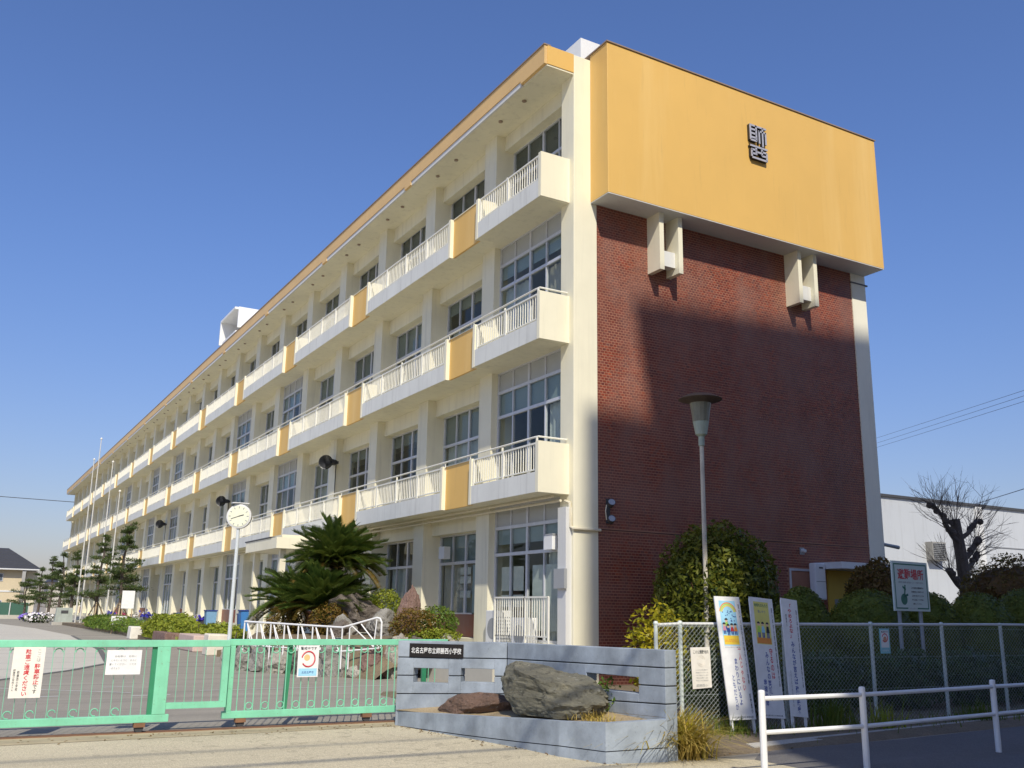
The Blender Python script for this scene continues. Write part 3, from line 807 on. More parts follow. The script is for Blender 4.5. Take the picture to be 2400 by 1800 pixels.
# notices on the gate
sg = thing('gate_notice', 'tall white notice in red and black vertical writing hung on left gate leaf', 'notice', (-11.2,GY-.045,.785))
MB().box(-.18,-.008,-.305,.18,.0,.305).build('board', MT['paper'], sg)
text('lettering', vert('駐車ご遠慮ください'), sg, MT['red'], -.01, .0, -.0095, h=.56, w=.066, bold=.022)
text('lettering', vert('ここは'), sg, MT['greyink'], .115, .20, -.0095, h=.145, w=.045)
text('lettering', vert('駐車禁止'), sg, MT['red'], .108, -.02, -.0095, h=.25, w=.068, bold=.025)
text('lettering', vert('です'), sg, MT['ink'], .105, -.205, -.0095, h=.10, w=.045, bold=.01)
text('lettering', vert('師勝西小学校'), sg, MT['ink'], -.10, -.10, -.0095, h=.24, w=.026, bold=.01)
text('lettering', vert('師勝西小学校PTA'), sg, MT['ink'], -.145, -.09, -.0095, h=.26, w=.026, bold=.005)
sg = thing('gate_notice', 'small white notice with faded grey lines beside the broad gate post', 'notice', (-10.075,GY-.045,.895))
MB().box(-.215,-.006,-.155,.215,.0,.155).build('board', MT['sign'], sg)
for i, tx in enumerate(('自転車は　右側に', 'とめないように　まえに', '置いてください　くださ', 'いますよう')):
    text('lettering', tx, sg, MT['greyink'], (.02,.0,-.01,-.11)[i], .075-i*.05, -.0075, h=.026, w=(.27,.31,.33,.13)[i])
sg = thing('gate_poster', 'white and sky blue poster with red ring hung on right gate leaf', 'poster', (-7.555,GY+.04,.88))
MB().box(-.155,-.007,-.22,.155,.0,.22).build('board', MT['sign'], sg)
MB().box(-.135,-.0085,-.205,.135,-.0071,-.10).build('blue_band', MT['sky'], sg)
text('lettering', '警戒中です', sg, MT['ink'], 0, .178, -.009, h=.044, w=.24, bold=.015)
text('lettering', '北名古屋市', sg, MT['blue'], 0, -.155, -.0095, h=.036, w=.18, bold=.01)
m = MB(); pts = [(.098*math.cos(a), -.009, .03+.105*math.sin(a)) for a in [math.radians(215+i*12) for i in range(27)]]
m.tube(pts, .010, 5); m.build('red_ring', MT['red'], sg)
m = MB(); m.lathe([(.001,-.0092),(.045,-.0092),(.045,-.0072)], (-.02,0,.05), 14, axis='y'); m.build('orange_dot', plain('pale_orange', (.85,.55,.25)), sg)

# ------------------------------------------------------------------ blue-grey name wall with planter
A = Vector((-6.38,-4.95)); B = Vector((-5.24,-6.17)); Cc = Vector((-4.94,-9.30))
nw = thing('name_wall', 'blue grey concrete name wall in grooved courses with window slots and a planter', 'wall', (0,0,0))
LV = {'top':(1.19,1.20,1.22), 'l1':(.951,.972,1.015), 'l2':(.696,.735,.812), 'l3':(.44,.50,.617), 'base':(-.02,-.02,-.02)}
def seglev(k, sg_, s):
    a, b = (LV[k][0], LV[k][1]) if sg_ == 0 else (LV[k][1], LV[k][2])
    return a+(b-a)*s
def segpt(sg_, s, d):
    a, b = (A, B) if sg_ == 0 else (B, Cc)
    t = (b-a).normalized(); n = Vector((t.y, -t.x))         # towards the street
    if n.x > 0: n = -n
    return a+(b-a)*s + n*d
def course(name, sg_, s0, s1, lo, hi, mat, d0=-.18, d1=0.0, gap=.007):
    zl = [lo(s)+gap for s in (s0, s1)]; zh = [hi(s)-gap for s in (s0, s1)]
    q = [segpt(sg_, s0, d1), segpt(sg_, s1, d1), segpt(sg_, s1, d0), segpt(sg_, s0, d0)]
    zb = (zl[0], zl[1], zl[1], zl[0]); zt = (zh[0], zh[1], zh[1], zh[0])
    MB().hexa([(p.x,p.y,z) for p,z in zip(q,zb)], [(p.x,p.y,z) for p,z in zip(q,zt)]).build(name, mat, nw, bevel=.006)
for sg_, wins in ((0, [(.152,.476,.607,.808),(.59,.89,.64,.825)]), (1, [(.551,.858,.70,.885)])):
    lv = lambda k: (lambda s, k=k, q=sg_: seglev(k, q, s))
    e0, e1 = (0, .996) if sg_ == 0 else (.004, 1)
    course('wall_course', sg_, e0, e1, lv('l1'), lv('top'), MT['wall'])
    course('wall_course', sg_, e0, e1, lv('base'), lv('l3'), MT['wall'])
    cuts = [e0] + [v for w in wins for v in w[:2]] + [e1]
    for i in range(len(cuts)-1):
        if i % 2 == 0:
            course('wall_course', sg_, cuts[i], cuts[i+1], lv('l2'), lv('l1'), MT['wall'])
            course('wall_course', sg_, cuts[i], cuts[i+1], lv('l3'), lv('l2'), MT['wall'])
        else:
            w = wins[i//2]
            course('wall_course', sg_, cuts[i], cuts[i+1], lambda s: w[3]-.007, lv('l1'), MT['wall'])
            course('wall_course', sg_, cuts[i], cuts[i+1], lv('l3'), lambda s: w[2]+.007, MT['wall'])
    for k in ('l1','l2','l3'):
        for i in range(0, len(cuts)-1, 2 if k == 'l2' else 1000):
            a, b = (cuts[i], cuts[i+1]) if k == 'l2' else (e0, e1)
            f = lv(k)
            course('wall_joint', sg_, a+.002, b-.002, lambda s: f(s)-.0068, lambda s: f(s)+.0068, MT['groove'], -.17, -.014, 0)
# name plate
ang = math.atan2((B-A).y, (B-A).x)
pc = segpt(0, .361, .002)
npl = thing('name_plate', 'black name plate with white school name on the blue grey wall', 'name plate', (pc.x,pc.y,1.056), ang)
MB().box(-.415,-.014,-.095,.415,.0,.095).build('plate', plain('plate_black', (.012,.010,.010), .25), npl)
text('lettering', '北名古屋市立師勝西小学校', npl, MT['sign'], 0, .0, -.0155, h=.085, w=.77, bold=.010)
# planter front: plinth, groove, upper curb following the wall
PB = [(-6.36,-4.93),(-6.08,-6.57),(-5.92,-7.68),(-5.86,-8.49),(-5.69,-9.17),(-4.95,-9.33)]
TZ = [.20,.28,.345,.39,.43,.455]; GZ = [.0,.035,.075,.12,.13,.155]
def off(i, d):
    p = Vector(PB[i]); ds = []
    if i > 0: ds.append((Vector(PB[i])-Vector(PB[i-1])).normalized())
    if i < len(PB)-1: ds.append((Vector(PB[i+1])-Vector(PB[i])).normalized())
    t = sum(ds, Vector((0,0))).normalized(); n = Vector((-t.y, t.x))
    return p + n*d
for i in range(len(PB)-1):
    for nm, lo, hi, d0, mt in (('planter_plinth', [-.02,-.02], [GZ[i]-.006,GZ[i+1]-.006], .0, MT['wall']), ('planter_joint', [GZ[i]-.006,GZ[i+1]-.006], [GZ[i]+.006,GZ[i+1]+.006], .012, MT['groove']), ('planter_curb', [GZ[i]+.006,GZ[i+1]+.006], [TZ[i],TZ[i+1]], .0, MT['wall'])):
        if max(hi) <= 0: continue
        a, b, c, d = off(i,d0), off(i+1,d0), off(i+1,.13), off(i,.13)
        MB().hexa([(a.x,a.y,lo[0]),(b.x,b.y,lo[1]),(c.x,c.y,lo[1]),(d.x,d.y,lo[0])], [(a.x,a.y,hi[0]),(b.x,b.y,hi[1]),(c.x,c.y,hi[1]),(d.x,d.y,hi[0])]).build(nm, mt, nw)
m = MB(); n = len(PB)
vs = []
for i in range(n):
    p = off(i,.12); q = segpt(0, i/2.2, .002) if i <= 2 else segpt(1, min(1,(i-2)/3), .002)
    vs += [(p.x,p.y,TZ[i]-.035),(q.x,q.y,TZ[i]+.02)]
m.add(vs, [(2*i,2*i+2,2*i+3,2*i+1) for i in range(n-1)])
m.build('planter_soil', groundmat('planter_soil', (.34,.26,.15), .3, 4, 50, .45), nw)

# ------------------------------------------------------------------ chain-link fence
FY = -7.7
fx = [-3.77,-3.37,-1.41,.49,2.22,3.81,5.40,7.0,8.6,10.2,11.8,13.4,15.0]
fe = thing('chain_link_fence', 'chain-link fence on pale posts with a white top rail in front of the shrubs', 'fence', (0,FY,0))
me = MB().tube([(0,0,-.05),(0,0,1.50)], .029, 10).lathe([(.034,1.48),(.036,1.50),(.025,1.525),(.0,1.53)], n=10).mesh('post', paint('post_paint', (.62,.68,.63), .45, .12, 5, .2, (.35,.22,.1), .5))
for i, x in enumerate(fx): link('post', me, fe, (x, 0 if i else .03, .02*min(i,4)/2))
m = MB(); m.tube([(fx[0],0,1.475)]+[(x,0,1.48+.012*min(i,5)) for i, x in enumerate(fx) if i], .023, 8)
m.build('top_rail', MT['offwhite'], fe)
wire = MB()
def wseg(p, q, r=.0023):
    p = Vector(p); q = Vector(q); d = (q-p).normalized(); u = d.cross(Vector((0,1,0))).normalized(); w = Vector((0,1,0))
    vs = []
    for c in (p, q):
        for k in range(3):
            a = 2*math.pi*k/3; vs.append(c+(u*math.cos(a)+w*math.sin(a))*r)
    wire.add(vs, [(0,1,4,3),(1,2,5,4),(2,0,3,5)])
zb_, zt_ = .06, 1.50; H = zt_-zb_; xa, xb = fx[0], fx[-1]
stp = .078; k = .88
for i in range(int((xb-xa+H/k)/stp)+1):
    s = xa - H/k + i*stp
    for sgn in (1, -1):
        if sgn == 1: p, q = (s, zb_), (s+H/k, zt_)
        else: p, q = (s+H/k, zb_), (s, zt_)
        def clip(p, q):
            (x0,z0),(x1,z1) = p, q
            if x0 == x1: return None
            ts = sorted([(xa-x0)/(x1-x0), (xb-x0)/(x1-x0)]); t0 = max(0, ts[0]); t1 = min(1, ts[1])
            if t0 >= t1: return None
            return (x0+(x1-x0)*t0, z0+(z1-z0)*t0), (x0+(x1-x0)*t1, z0+(z1-z0)*t1)
        r_ = clip(p, q)
        if r_: wseg((r_[0][0], -.03+sgn*.002, r_[0][1]), (r_[1][0], -.03+sgn*.002, r_[1][1]))
for z in (.08, .55, 1.02, 1.46): wseg((xa,-.028,z), (xb,-.028,z))
stuff(wire.build('mesh_wire', paint('wire_zinc', (.40,.45,.41), .5, .1, 3, 0, metal=.2), fe))
m = MB(); m.box(-3.2,-.06,-.02,-2.6,.06,.10); m.build('footing', MT['kerb'], fe)

# things on the fence
fs_ = thing('fence_notice', 'cream coloured paper notice wired to the chain-link near its first post', 'notice', (-3.06,FY-.05,.91))
MB().hexa([(-.155,-.006,-.28),(.185,-.006,-.265),(.185,0,-.265),(-.155,0,-.28)], [(-.185,-.006,.27),(.165,-.006,.275),(.165,0,.275),(-.185,0,.27)]).build('board', MT['paper'], fs_)
text('lettering', 'この公園敷地内', fs_, MT['ink'], 0, .21, -.0075, h=.05, w=.27, bold=.01)
for i in range(5): text('lettering', ('ここから先は学校の敷地です','関係者以外の立ち入りを','かたく禁止いたします','ご協力をお願いします','平成二十八年四月')[i], fs_, MT['greyink'], .01, -.03-i*.035, -.0075, h=.018, w=.22)
text('lettering', '師勝西小', fs_, MT['greyink'], .01, -.235, -.0075, h=.04, w=.2)
m = MB()
for r_, a0 in ((.07,.3),(.045,.5)): ring(m, 0, .09, r_, -.008, a0, math.pi-a0, 10, .002); ring(m, 0, .09, r_, -.008, math.pi+a0, 2*math.pi-a0, 10, .002)
m.build('faded_figure', plain('faded_ink', (.70,.62,.52)), fs_)
fp = thing('fence_poster', 'small poster with teal border hung on the shaded chain-link', 'poster', (.735,FY-.05,1.265))
MB().box(-.115,-.006,-.19,.115,0,.19).build('board', plain('teal_board', (.30,.62,.66)), fp)
MB().box(-.09,-.0075,-.10,.09,-.0062,.165).build('picture', MT['sign'], fp)
m = MB(); ring(m, 0, .05, .062, -.008, math.radians(215), math.radians(525), 18, .007); m.build('red_ring', MT['red'], fp)
MB().lathe([(.001,-.009),(.04,-.009),(.04,-.0076)], (0,0,.03), 12, axis='y').build('orange_dot', plain('dull_orange', (.62,.32,.2)), fp)
text('lettering', '警戒中です', fp, MT['ink'], 0, .14, -.0085, h=.03, w=.15, bold=.015)
text('lettering', '北名古屋市', fp, MT['sign'], 0, -.145, -.0075, h=.028, w=.15, bold=.01)

# three leaning banner boards
def banner(x, w, label, y_foot=-8.08, shift=0):
    lean = math.atan2(.26, 1.62)
    b = thing('banner_board', label, 'banner board', (x, y_foot, .0), 0, 'leaning banner boards')
    b.rotation_euler = (-lean, math.radians(.6+shift), 0)
    MB().box(-w/2,-.012,.24,w/2,.0,1.90).build('board', MT['sign'], b)
    for sx in (-w/2+.02, w/2-.05):
        MB().box(sx,.001,-.02,sx+.035,.03,1.88).build('leg', MT['white'], b)
    return b
def kid(parent, x, z, shirt, hair=True, h=.16):
    m = MB(); m.box(x-.022,-.0145,z,x-.004,-.0131,z+h*.32); m.box(x+.004,-.0145,z,x+.022,-.0131,z+h*.32); m.build('picture_trousers', MT['blue'], parent)
    m = MB(); m.add([(x-.035,-.0146,z+h*.3),(x+.035,-.0146,z+h*.3),(x+.02,-.0146,z+h*.68),(x-.02,-.0146,z+h*.68)], [(0,1,2,3)]); m.build('picture_shirt', shirt, parent)
    m = MB(); m.lathe([(.0005,-.0148),(.026,-.0148),(.026,-.0135)], (x,0,z+h*.80), 12, axis='y'); m.build('picture_face', MT['skin'], parent)
    m = MB(); m.add([(x+.029*math.cos(math.radians(a)),-.0152,z+h*.82+.029*math.sin(math.radians(a))) for a in range(0,181,20)], [tuple(range(10))]); m.build('picture_hair', MT['ink'], parent)
b1 = banner(-2.60, .47, 'banner board with rainbow and sky blue picture, nearest the first fence post')
MB().box(-.165,-.0128,1.22,.135,-.0122,1.84).build('picture', MT['sky'], b1)
m = MB()
for j, mt in enumerate((MT['orange'],MT['lime'],MT['yellow'])):
    q = MB(); pts = [(-.015+(.165-j*.02)*math.cos(a), 1.66+(.16-j*.02)*math.sin(a)) for a in [math.radians(12+i*13) for i in range(13)]]
    pi = [(-.015+(.148-j*.02)*math.cos(a), 1.66+(.143-j*.02)*math.sin(a)) for a in [math.radians(12+i*13) for i in range(13)]]
    q.add([(p[0],-.0132,p[1]) for p in pts]+[(p[0],-.0132,p[1]) for p in pi], [(i,i+1,13+i+1,13+i) for i in range(12)]); q.build('picture_rainbow', mt, b1)
MB().box(-.155,-.0132,1.235,.125,-.0129,1.36).build('picture_ground', MT['yellow'], b1)
for x, z, s in ((-.12,1.38,'pink'),(-.05,1.36,'blue'),(.02,1.37,'red'),(.085,1.37,'orange'),(-.07,1.44,'lime')): kid(b1, x, z, MT[s])
m = MB()
rr = random.Random(3)
for i in range(22):
    x, z = rr.uniform(-.13,.1), rr.uniform(1.54,1.70); m.box(x,-.0136,z,x+.018,-.0130,z+.014)
m.build('picture_confetti', MT['blue'], b1)
text('lettering', 'みんななかよし', b1, MT['orange'], -.015, 1.29, -.0142, h=.05, w=.25, bold=.02)
text('lettering', vert('一人じゃない'), b1, MT['red'], .10, .90, -.0135, h=.56, w=.055, bold=.012)
text('lettering', vert('まわりにいるよ'), b1, MT['blue'], .005, .74, -.0135, h=.62, w=.06, bold=.02)
text('lettering', vert('ともだちが'), b1, MT['blue'], -.075, .60, -.0135, h=.46, w=.055, bold=.012)
text('lettering', vert('第六十八回社会を明るくする運動'), b1, MT['ink'], .195, 1.25, -.0135, h=1.1, w=.026, bold=.01)
text('lettering', vert('師勝西小'), b1, MT['ink'], .185, .45, -.0135, h=.26, w=.03, bold=.02)
text('lettering', '北名古屋市青少年育成会議', b1, MT['ink'], .0, .275, -.0135, h=.024, w=.38)
text('lettering', 'かんきょうポスター入選作品', b1, MT['ink'], -.015, 1.20, -.0135, h=.016, w=.28)
b2 = banner(-2.05, .45, 'banner board with yellow picture of children, middle of the leaning three', shift=3.2)
MB().box(-.16,-.0128,1.24,.13,-.0122,1.84).build('picture', plain('picture_yellow', (.78,.72,.20)), b2)
MB().box(-.15,-.0132,1.25,.12,-.0129,1.33).build('picture_ground', MT['orange'], b2)
text('lettering', '地球をまもろう', b2, MT['green'], -.015, 1.79, -.0135, h=.05, w=.26, bold=.02)
text('lettering', '思いやり', b2, MT['greyink'], -.015, 1.70, -.0135, h=.04, w=.15, bold=.02)
for x, s in ((-.10,'lime'),(-.02,'sky'),(.07,'ink')): kid(b2, x, 1.33, MT[s], h=.24)
text('lettering', vert('守るのは'), b2, MT['red'], .085, .98, -.0135, h=.42, w=.065, bold=.018)
text('lettering', vert('みんなの笑顔と'), b2, MT['blue'], .0, .80, -.0135, h=.66, w=.065, bold=.022)
text('lettering', vert('地球の命'), b2, MT['blue'], -.085, .58, -.0135, h=.36, w=.06, bold=.022)
text('lettering', vert('青少年健全育成標語最優秀作品'), b2, MT['ink'], .188, 1.22, -.0135, h=1.1, w=.024, bold=.01)
text('lettering', '北名古屋市青少年育成会議', b2, MT['ink'], .0, .275, -.0135, h=.022, w=.36)
b3 = banner(-1.55, .33, 'narrow banner board with red and blue vertical slogan, last of the leaning three', shift=5.2)
text('lettering', vert('「やめろよな」'), b3, MT['red'], -.01, 1.58, -.0135, h=.50, w=.075, bold=.022)
text('lettering', vert('みんなが言えば'), b3, MT['blue'], -.005, .98, -.0135, h=.60, w=.07, bold=.025)
text('lettering', vert('強い武器'), b3, MT['blue'], .0, .47, -.0135, h=.38, w=.07, bold=.03)
text('lettering', vert('青少年健全育成標語最優秀作品'), b3, MT['ink'], .125, 1.2, -.0135, h=1.1, w=.024, bold=.01)
text('lettering', vert('師勝西小'), b3, MT['ink'], -.09, 1.58, -.0135, h=.18, w=.026, bold=.01)
text('lettering', vert('北名古屋市教育委員会'), b3, MT['greyink'], -.10, .62, -.0135, h=.5, w=.022)

# ------------------------------------------------------------------ white guard rail by the pavement
gp = [Vector((-4.84,-10.72)), Vector((-3.34,-10.72)), Vector((-.55,-10.40)), Vector((2.3,-10.05)), Vector((5.1,-9.72)), Vector((8.0,-9.40)), Vector((10.9,-9.08))]
gr = thing('guard_rail', 'white two-pipe pedestrian guard rail along the pavement in the right foreground', 'guard rail', (0,0,0))
gm = MT['white']
for p in gp:
    MB().tube([(p.x,p.y,-.1),(p.x,p.y,.83),(p.x,p.y,.855)], .036, 12).lathe([(.036,.855),(.03,.872),(.0,.878)], (p.x,p.y,0), 12).build('post', gm, gr)
for z, nm in ((.79,'top_rail'),(.46,'lower_rail')):
    MB().tube([(p.x,p.y,z+.0*i) for i, p in enumerate(gp)], .024, 10).build(nm, gm, gr)

# ------------------------------------------------------------------ lamp post by the round bush
lp = thing('lamp_post', 'old rust-stained lamp post with dark flat hat rising out of the round tree', 'lamp post', (1.61,-2.6,0)); lp.scale = (1.05,1.05,1.05)
pr = paint('lamp_pole_paint', (.62,.58,.47), .5, .22, 3.5, .45, (.34,.12,.03), 1.0)
MB().tube([(-.03,0,0),(0,0,2.7),(0,0,4.95)], [.052,.047,.043], 12).build('pole', pr, lp)
MB().lathe([(.05,4.95),(.062,4.97),(.062,5.15),(.085,5.17),(.12,5.2),(.165,5.46),(.17,5.47)], n=16).build('lamp_base', paint('lamp_green', (.36,.42,.34), .5, .1, 5, .2), lp)
MB().lathe([(.168,5.471),(.20,5.72),(.225,5.86)], n=16).build('lamp_globe', paint('lamp_dirty_glass', (.20,.20,.15), .35, .2, 6, .2), lp)
MB().lathe([(.225,5.861),(.44,5.93),(.46,5.945),(.44,5.96),(.28,6.04),(.10,6.08),(.0,6.085)], n=24).build('lamp_hat', paint('lamp_hat_brown', (.10,.075,.06), .5, .2, 5, .1), lp)

# ------------------------------------------------------------------ clock on a pole
ck = thing('pole_clock', 'round pale clock on a slender white pole in front of the school garden', 'clock', (-4.17,13.6,0))
MB().tube([(0,0,0),(0,0,2.2),(0,0,4.2)], [.07,.062,.055], 12).build('pole', plain('clock_pole_paint', (.62,.66,.66), .35), ck)
fr = math.radians(-26)
cd = MB()
R2 = .40
cd.lathe([(R2*.9,-.10),(R2,-.09),(R2,.09),(R2*.9,.10)], (0,0,4.56), 28, axis='y'); case = cd.build('clock_case', MT['offwhite'], ck)
case.rotation_euler = (0,0,fr)
MB().lathe([(.001,-.112),(R2*.86,-.112),(R2*.86,-.099)], (0,0,4.56), 28, axis='y').build('clock_dial', plain('dial_cream', (.80,.80,.60), .4), case)
nm = MB()
for i in range(12):
    a = math.pi/2-i*math.pi/6; nm.obox((.29*math.cos(a),-.1145,4.56+.29*math.sin(a)), (.032*math.cos(a),0,.032*math.sin(a)), (0,.0012,0), (-.013*math.sin(a),0,.013*math.cos(a)))
nm.build('hour_mark', MT['greyink'], case)
hd = MB()
for a, l, w in ((math.radians(200), .26, .010), (math.radians(17), .17, .014)):
    c, s_ = math.cos(a), math.sin(a); hd.obox((l/2*c,-.118,4.56+l/2*s_), (l/2*c,0,l/2*s_), (0,.0015,0), (-w*s_,0,w*c))
hd.build('clock_hand', MT['ink'], case)
MB().box(-.27,-.12,4.985,.27,.12,5.01).tube([(0,0,4.95),(0,0,4.99)], .03, 6).build('clock_panel', MT['white'], ck)

# ------------------------------------------------------------------ flagpoles
def flagpole(x, y, h, label):
    f = thing('flagpole', label, 'flagpole', (x,y,0), 0, 'flagpoles in the planted strip')
    MB().tube([(0,0,0),(0,0,h*.5),(0,0,h)], [.07,.055,.035], 10).build('pole', plain('flagpole_white', (.58,.57,.52), .4) if 'flagpole_white' not in bpy.data.materials else bpy.data.materials['flagpole_white'], f)
    MB().lathe([(.0,h-.06),(.09,h),(.10,h+.07),(.0,h+.16)], n=10).build('finial', MT['rail'], f)
    MB().box(-.14,-.14,0,.14,.14,.12).build('base', MT['kerb'], f)
flagpole(-2.45, 72.6, 14.2, 'leftmost of the tall white flagpoles, beside the stone monument')
flagpole(-2.2, 71.4, 15.9, 'tallest white flagpole in the planted strip beyond the hedge')
flagpole(-1.9, 64.5, 13.0, 'flagpole rising just left of the right hand far pine')
flagpole(-1.7, 60.2, 10.2, 'shortest white flagpole, nearest the staked pine')

# ------------------------------------------------------------------ loudspeakers on the piers
def horn():
    t = thing('loudspeaker', 'black twin loudspeaker on second floor pier, nearest the brick corner', 'loudspeaker', (-.36,15.95,7.0), 0, 'black loudspeakers on the school piers')
    for i, (yy, an) in enumerate(((-.17,-.55),(.22,.5))):
        h = MB(); h.lathe([(.06,.26),(.09,.20),(.12,.08),(.26,-.14),(.275,-.16),(.25,-.15),(.0,.05)], (0,0,0), 16, axis='y')
        o = h.build('horn', MT['black'], t, smooth=False); o.location = (-.06,yy,.02*i); o.rotation_euler = (0,0,-1.2+an*1.3)
    MB().box(-.02,-.22,-.05,.26,.28,.05).build('bracket', MT['dark'], t)
    MB().tube([(.24,.0,.0),(.24,.02,-.4),(.25,.03,-1.4)], .018, 5).build('cable', MT['dark'], t)
    return t
h0 = horn()
dup(h0, (-.36,32.1,7.0), 0, 'black twin loudspeaker on second floor pier above the pole clock')
dup(h0, (-.36,48.9,7.0), 0, 'farthest black loudspeaker, on second floor pier left of the pole clock')
# floodlights and camera on the brick wall
fl = thing('floodlight', 'pair of grey floodlights one above the other on brick wall by corner pillar', 'floodlight', (.95,0,3.95))
MB().box(-.05,-.04,-.28,.05,-.0025,.30).build('back_plate', MT['dark'], fl)
for z in (.16,-.22):
    o = MB().lathe([(.03,.08),(.07,.06),(.088,-.05),(.092,-.09)], (0,0,0), 14, axis='y').build('lamp_head', MT['dark'], fl); o.location = (-.02,-.17,z); o.rotation_euler = (-.5,0,-.35)
    MB().lathe([(.001,-.091),(.08,-.091),(.08,-.085)], (0,0,0), 14, axis='y').build('lens', plain('flood_lens', (.30,.32,.34), .15) if 'flood_lens' not in bpy.data.materials else bpy.data.materials['flood_lens'], o)
MB().tube([(-.05,-.04,.15),(-.09,-.05,0),(-.05,-.04,-.2)], .014, 5).build('cable', MT['pipe'], fl)
wl = thing('wall_lamp', 'small pale bulkhead lamp on the brick wall above the little window', 'wall lamp', (7.25,0,3.32))
MB().lathe([(.05,-.002),(.06,-.05),(.045,-.13),(.0,-.14)], (0,0,0), 12, axis='y').build('lamp_body', MT['offwhite'], wl)
MB().box(-.08,-.02,-.09,.08,-.0025,.09).build('lamp_plate', MT['grey'], wl)

# ------------------------------------------------------------------ evacuation sign
es = thing('evacuation_sign', 'pale green framed evacuation site sign with red heading on two posts above fence', 'sign', (3.98,-5.8,0), math.radians(6))
for x in (-.36,.36): MB().tube([(x,.05,0),(x,.05,2.6)], .036, 10).build('post', plain('sign_post_grey', (.36,.38,.40), .4) if 'sign_post_grey' not in bpy.data.materials else bpy.data.materials['sign_post_grey'], es)
MB().box(-.60,-.02,1.76,.60,.012,2.70).build('board', paint('sign_pale_green', (.62,.72,.66), .4, .05, 2, .06), es)
bo = MB()
for q in ((-.555,1.80,-.53,2.655),(.53,1.80,.555,2.655),(-.53,2.63,.53,2.655),(-.53,1.80,-.16,1.825),(.16,1.80,.53,1.825)): bo.box(q[0],-.0225,q[1],q[2],-.0205,q[3])
bo.build('border', MT['green'], es)
text('lettering', '避難場所', es, MT['red'], 0, 2.455, -.0235, h=.21, w=.88, bold=.025)
text('lettering', '師勝西小学校', es, MT['greyink'], 0, 2.30, -.0235, h=.035, w=.84)
for i, tx in enumerate(('この地域の避難場所は','師勝西小学校です','災害が起きたときは','落ち着いて行動し','避難してください')):
    text('lettering', tx, es, MT['ink'], .20-(.03 if i == 4 else 0), 2.20-i*.075, -.0235, h=.035, w=(.42,.42,.40,.42,.30)[i], bold=.01)
pg = MB(); pg.lathe([(.001,-.0235),(.105,-.0235),(.105,-.021)], (-.27,0,1.98), 18, axis='y')
pg.obox((-.235,-.0225,2.13), (.02,0,.0), (0,.001,0), (.02,0,.12)); pg.obox((-.20,-.0225,2.05), (.07,0,.02), (0,.001,0), (-.006,0,.02)); pg.obox((-.25,-.0225,2.19), (.05,0,-.03), (0,.001,0), (.01,0,.016))
pg.build('pictogram', MT['green'], es)
text('lettering', '北名古屋市', es, MT['greyink'], 0, 1.812, -.0235, h=.025, w=.24)

# ------------------------------------------------------------------ white pipe hand rail round the rock garden
hr = thing('pipe_railing', 'white bent pipe railing with slanting struts in front of the rock garden', 'railing', (0,0,0))
wm = MT['white']
p0 = Vector((-5.15,8.2)); p1 = Vector((-3.60,4.9)); p2 = Vector((-2.92,4.15))
m = MB(); m.tube([(-4.3,10.6,1.27),(p0.x,p0.y,1.27),(p1.x,p1.y,1.19),(p2.x-.06,p2.y+.06,1.44),(p2.x,p2.y,1.42),(p2.x+.03,p2.y-.04,1.33),(p2.x+.03,p2.y-.04,.72)], .024, 8); m.build('top_pipe', wm, hr)
m = MB(); m.tube([(p0.x,p0.y,.66),(p1.x,p1.y,.62),(p2.x,p2.y,.72)], .018, 6); m.build('lower_pipe', wm, hr)
n = 7
for i in range(n+1):
    t = i/n; q = p0.lerp(p1, t)
    m = MB(); m.tube([(q.x,q.y,.2),(q.x,q.y,1.24-.07*t)], .02, 6)
    if i < n:
        a = p0.lerp(p1, t+.03); b = p0.lerp(p1, t+.6/n)
        m.tube([(a.x,a.y,1.22-.07*t),(b.x,b.y,.64)], .016, 6); a = p0.lerp(p1, t+.22/n); b = p0.lerp(p1, t+.82/n); m.tube([(a.x,a.y,1.22-.07*t),(b.x,b.y,.64)], .016, 6)
    m.build('strut', wm, hr)
m = MB(); q = p1.lerp(p2,.2); r_ = p1.lerp(p2,.85)
m.tube([(q.x,q.y,.2),(q.x,q.y,1.17),(p1.lerp(p2,.26).x,p1.lerp(p2,.26).y,1.23),(r_.x,r_.y,.75)], .018, 6)
m.tube([(p1.lerp(p2,.5).x,p1.lerp(p2,.5).y,1.28),(p2.x,p2.y,.74)], .016, 6); m.tube([(p2.x-.1,p2.y+.1,.74),(p2.x-.06,p2.y+.06,1.40)], .016, 6)
m.build('end_loop', wm, hr)

# ------------------------------------------------------------------ things by the terrace and in the planted strip
def bin_(x, y, z, w, h, label, mat):
    b = thing('storage_bin', label, 'bin', (x,y,z), 0, 'bins on the terrace')
    MB().hexa([(-w*.42,-w*.42,0),(w*.42,-w*.42,0),(w*.42,w*.42,0),(-w*.42,w*.42,0)], [(-w/2,-w/2,h),(w/2,-w/2,h),(w/2,w/2,h),(-w/2,w/2,h)]).build('body', mat, b, bevel=.02)
    MB().box(-w*.54,-w*.54,h+.001,w*.54,w*.54,h+.06).build('lid', plain('bin_lid_blue', (.02,.05,.22), .4) if 'bin_lid_blue' not in bpy.data.materials else bpy.data.materials['bin_lid_blue'], b)
blue = plain('bin_blue', (.05,.20,.48), .4)
bin_(-1.25, 22.8, .68, .52, .82, 'blue bin standing on terrace between the cycad and the pole clock', blue)
bin_(-1.15, 23.6, .68, .42, .66, 'dark blue bin half hidden behind the lighter blue one', plain('bin_navy', (.02,.06,.28), .4))
bin_(-1.2, 29.3, .68, .5, .78, 'pale blue bin on terrace left of the pole clock', plain('bin_pale', (.18,.34,.50), .5))
bin_(-1.2, 36.6, .68, .45, .6, 'light green crate bin on the terrace farther along', plain('bin_green', (.18,.55,.20), .5))
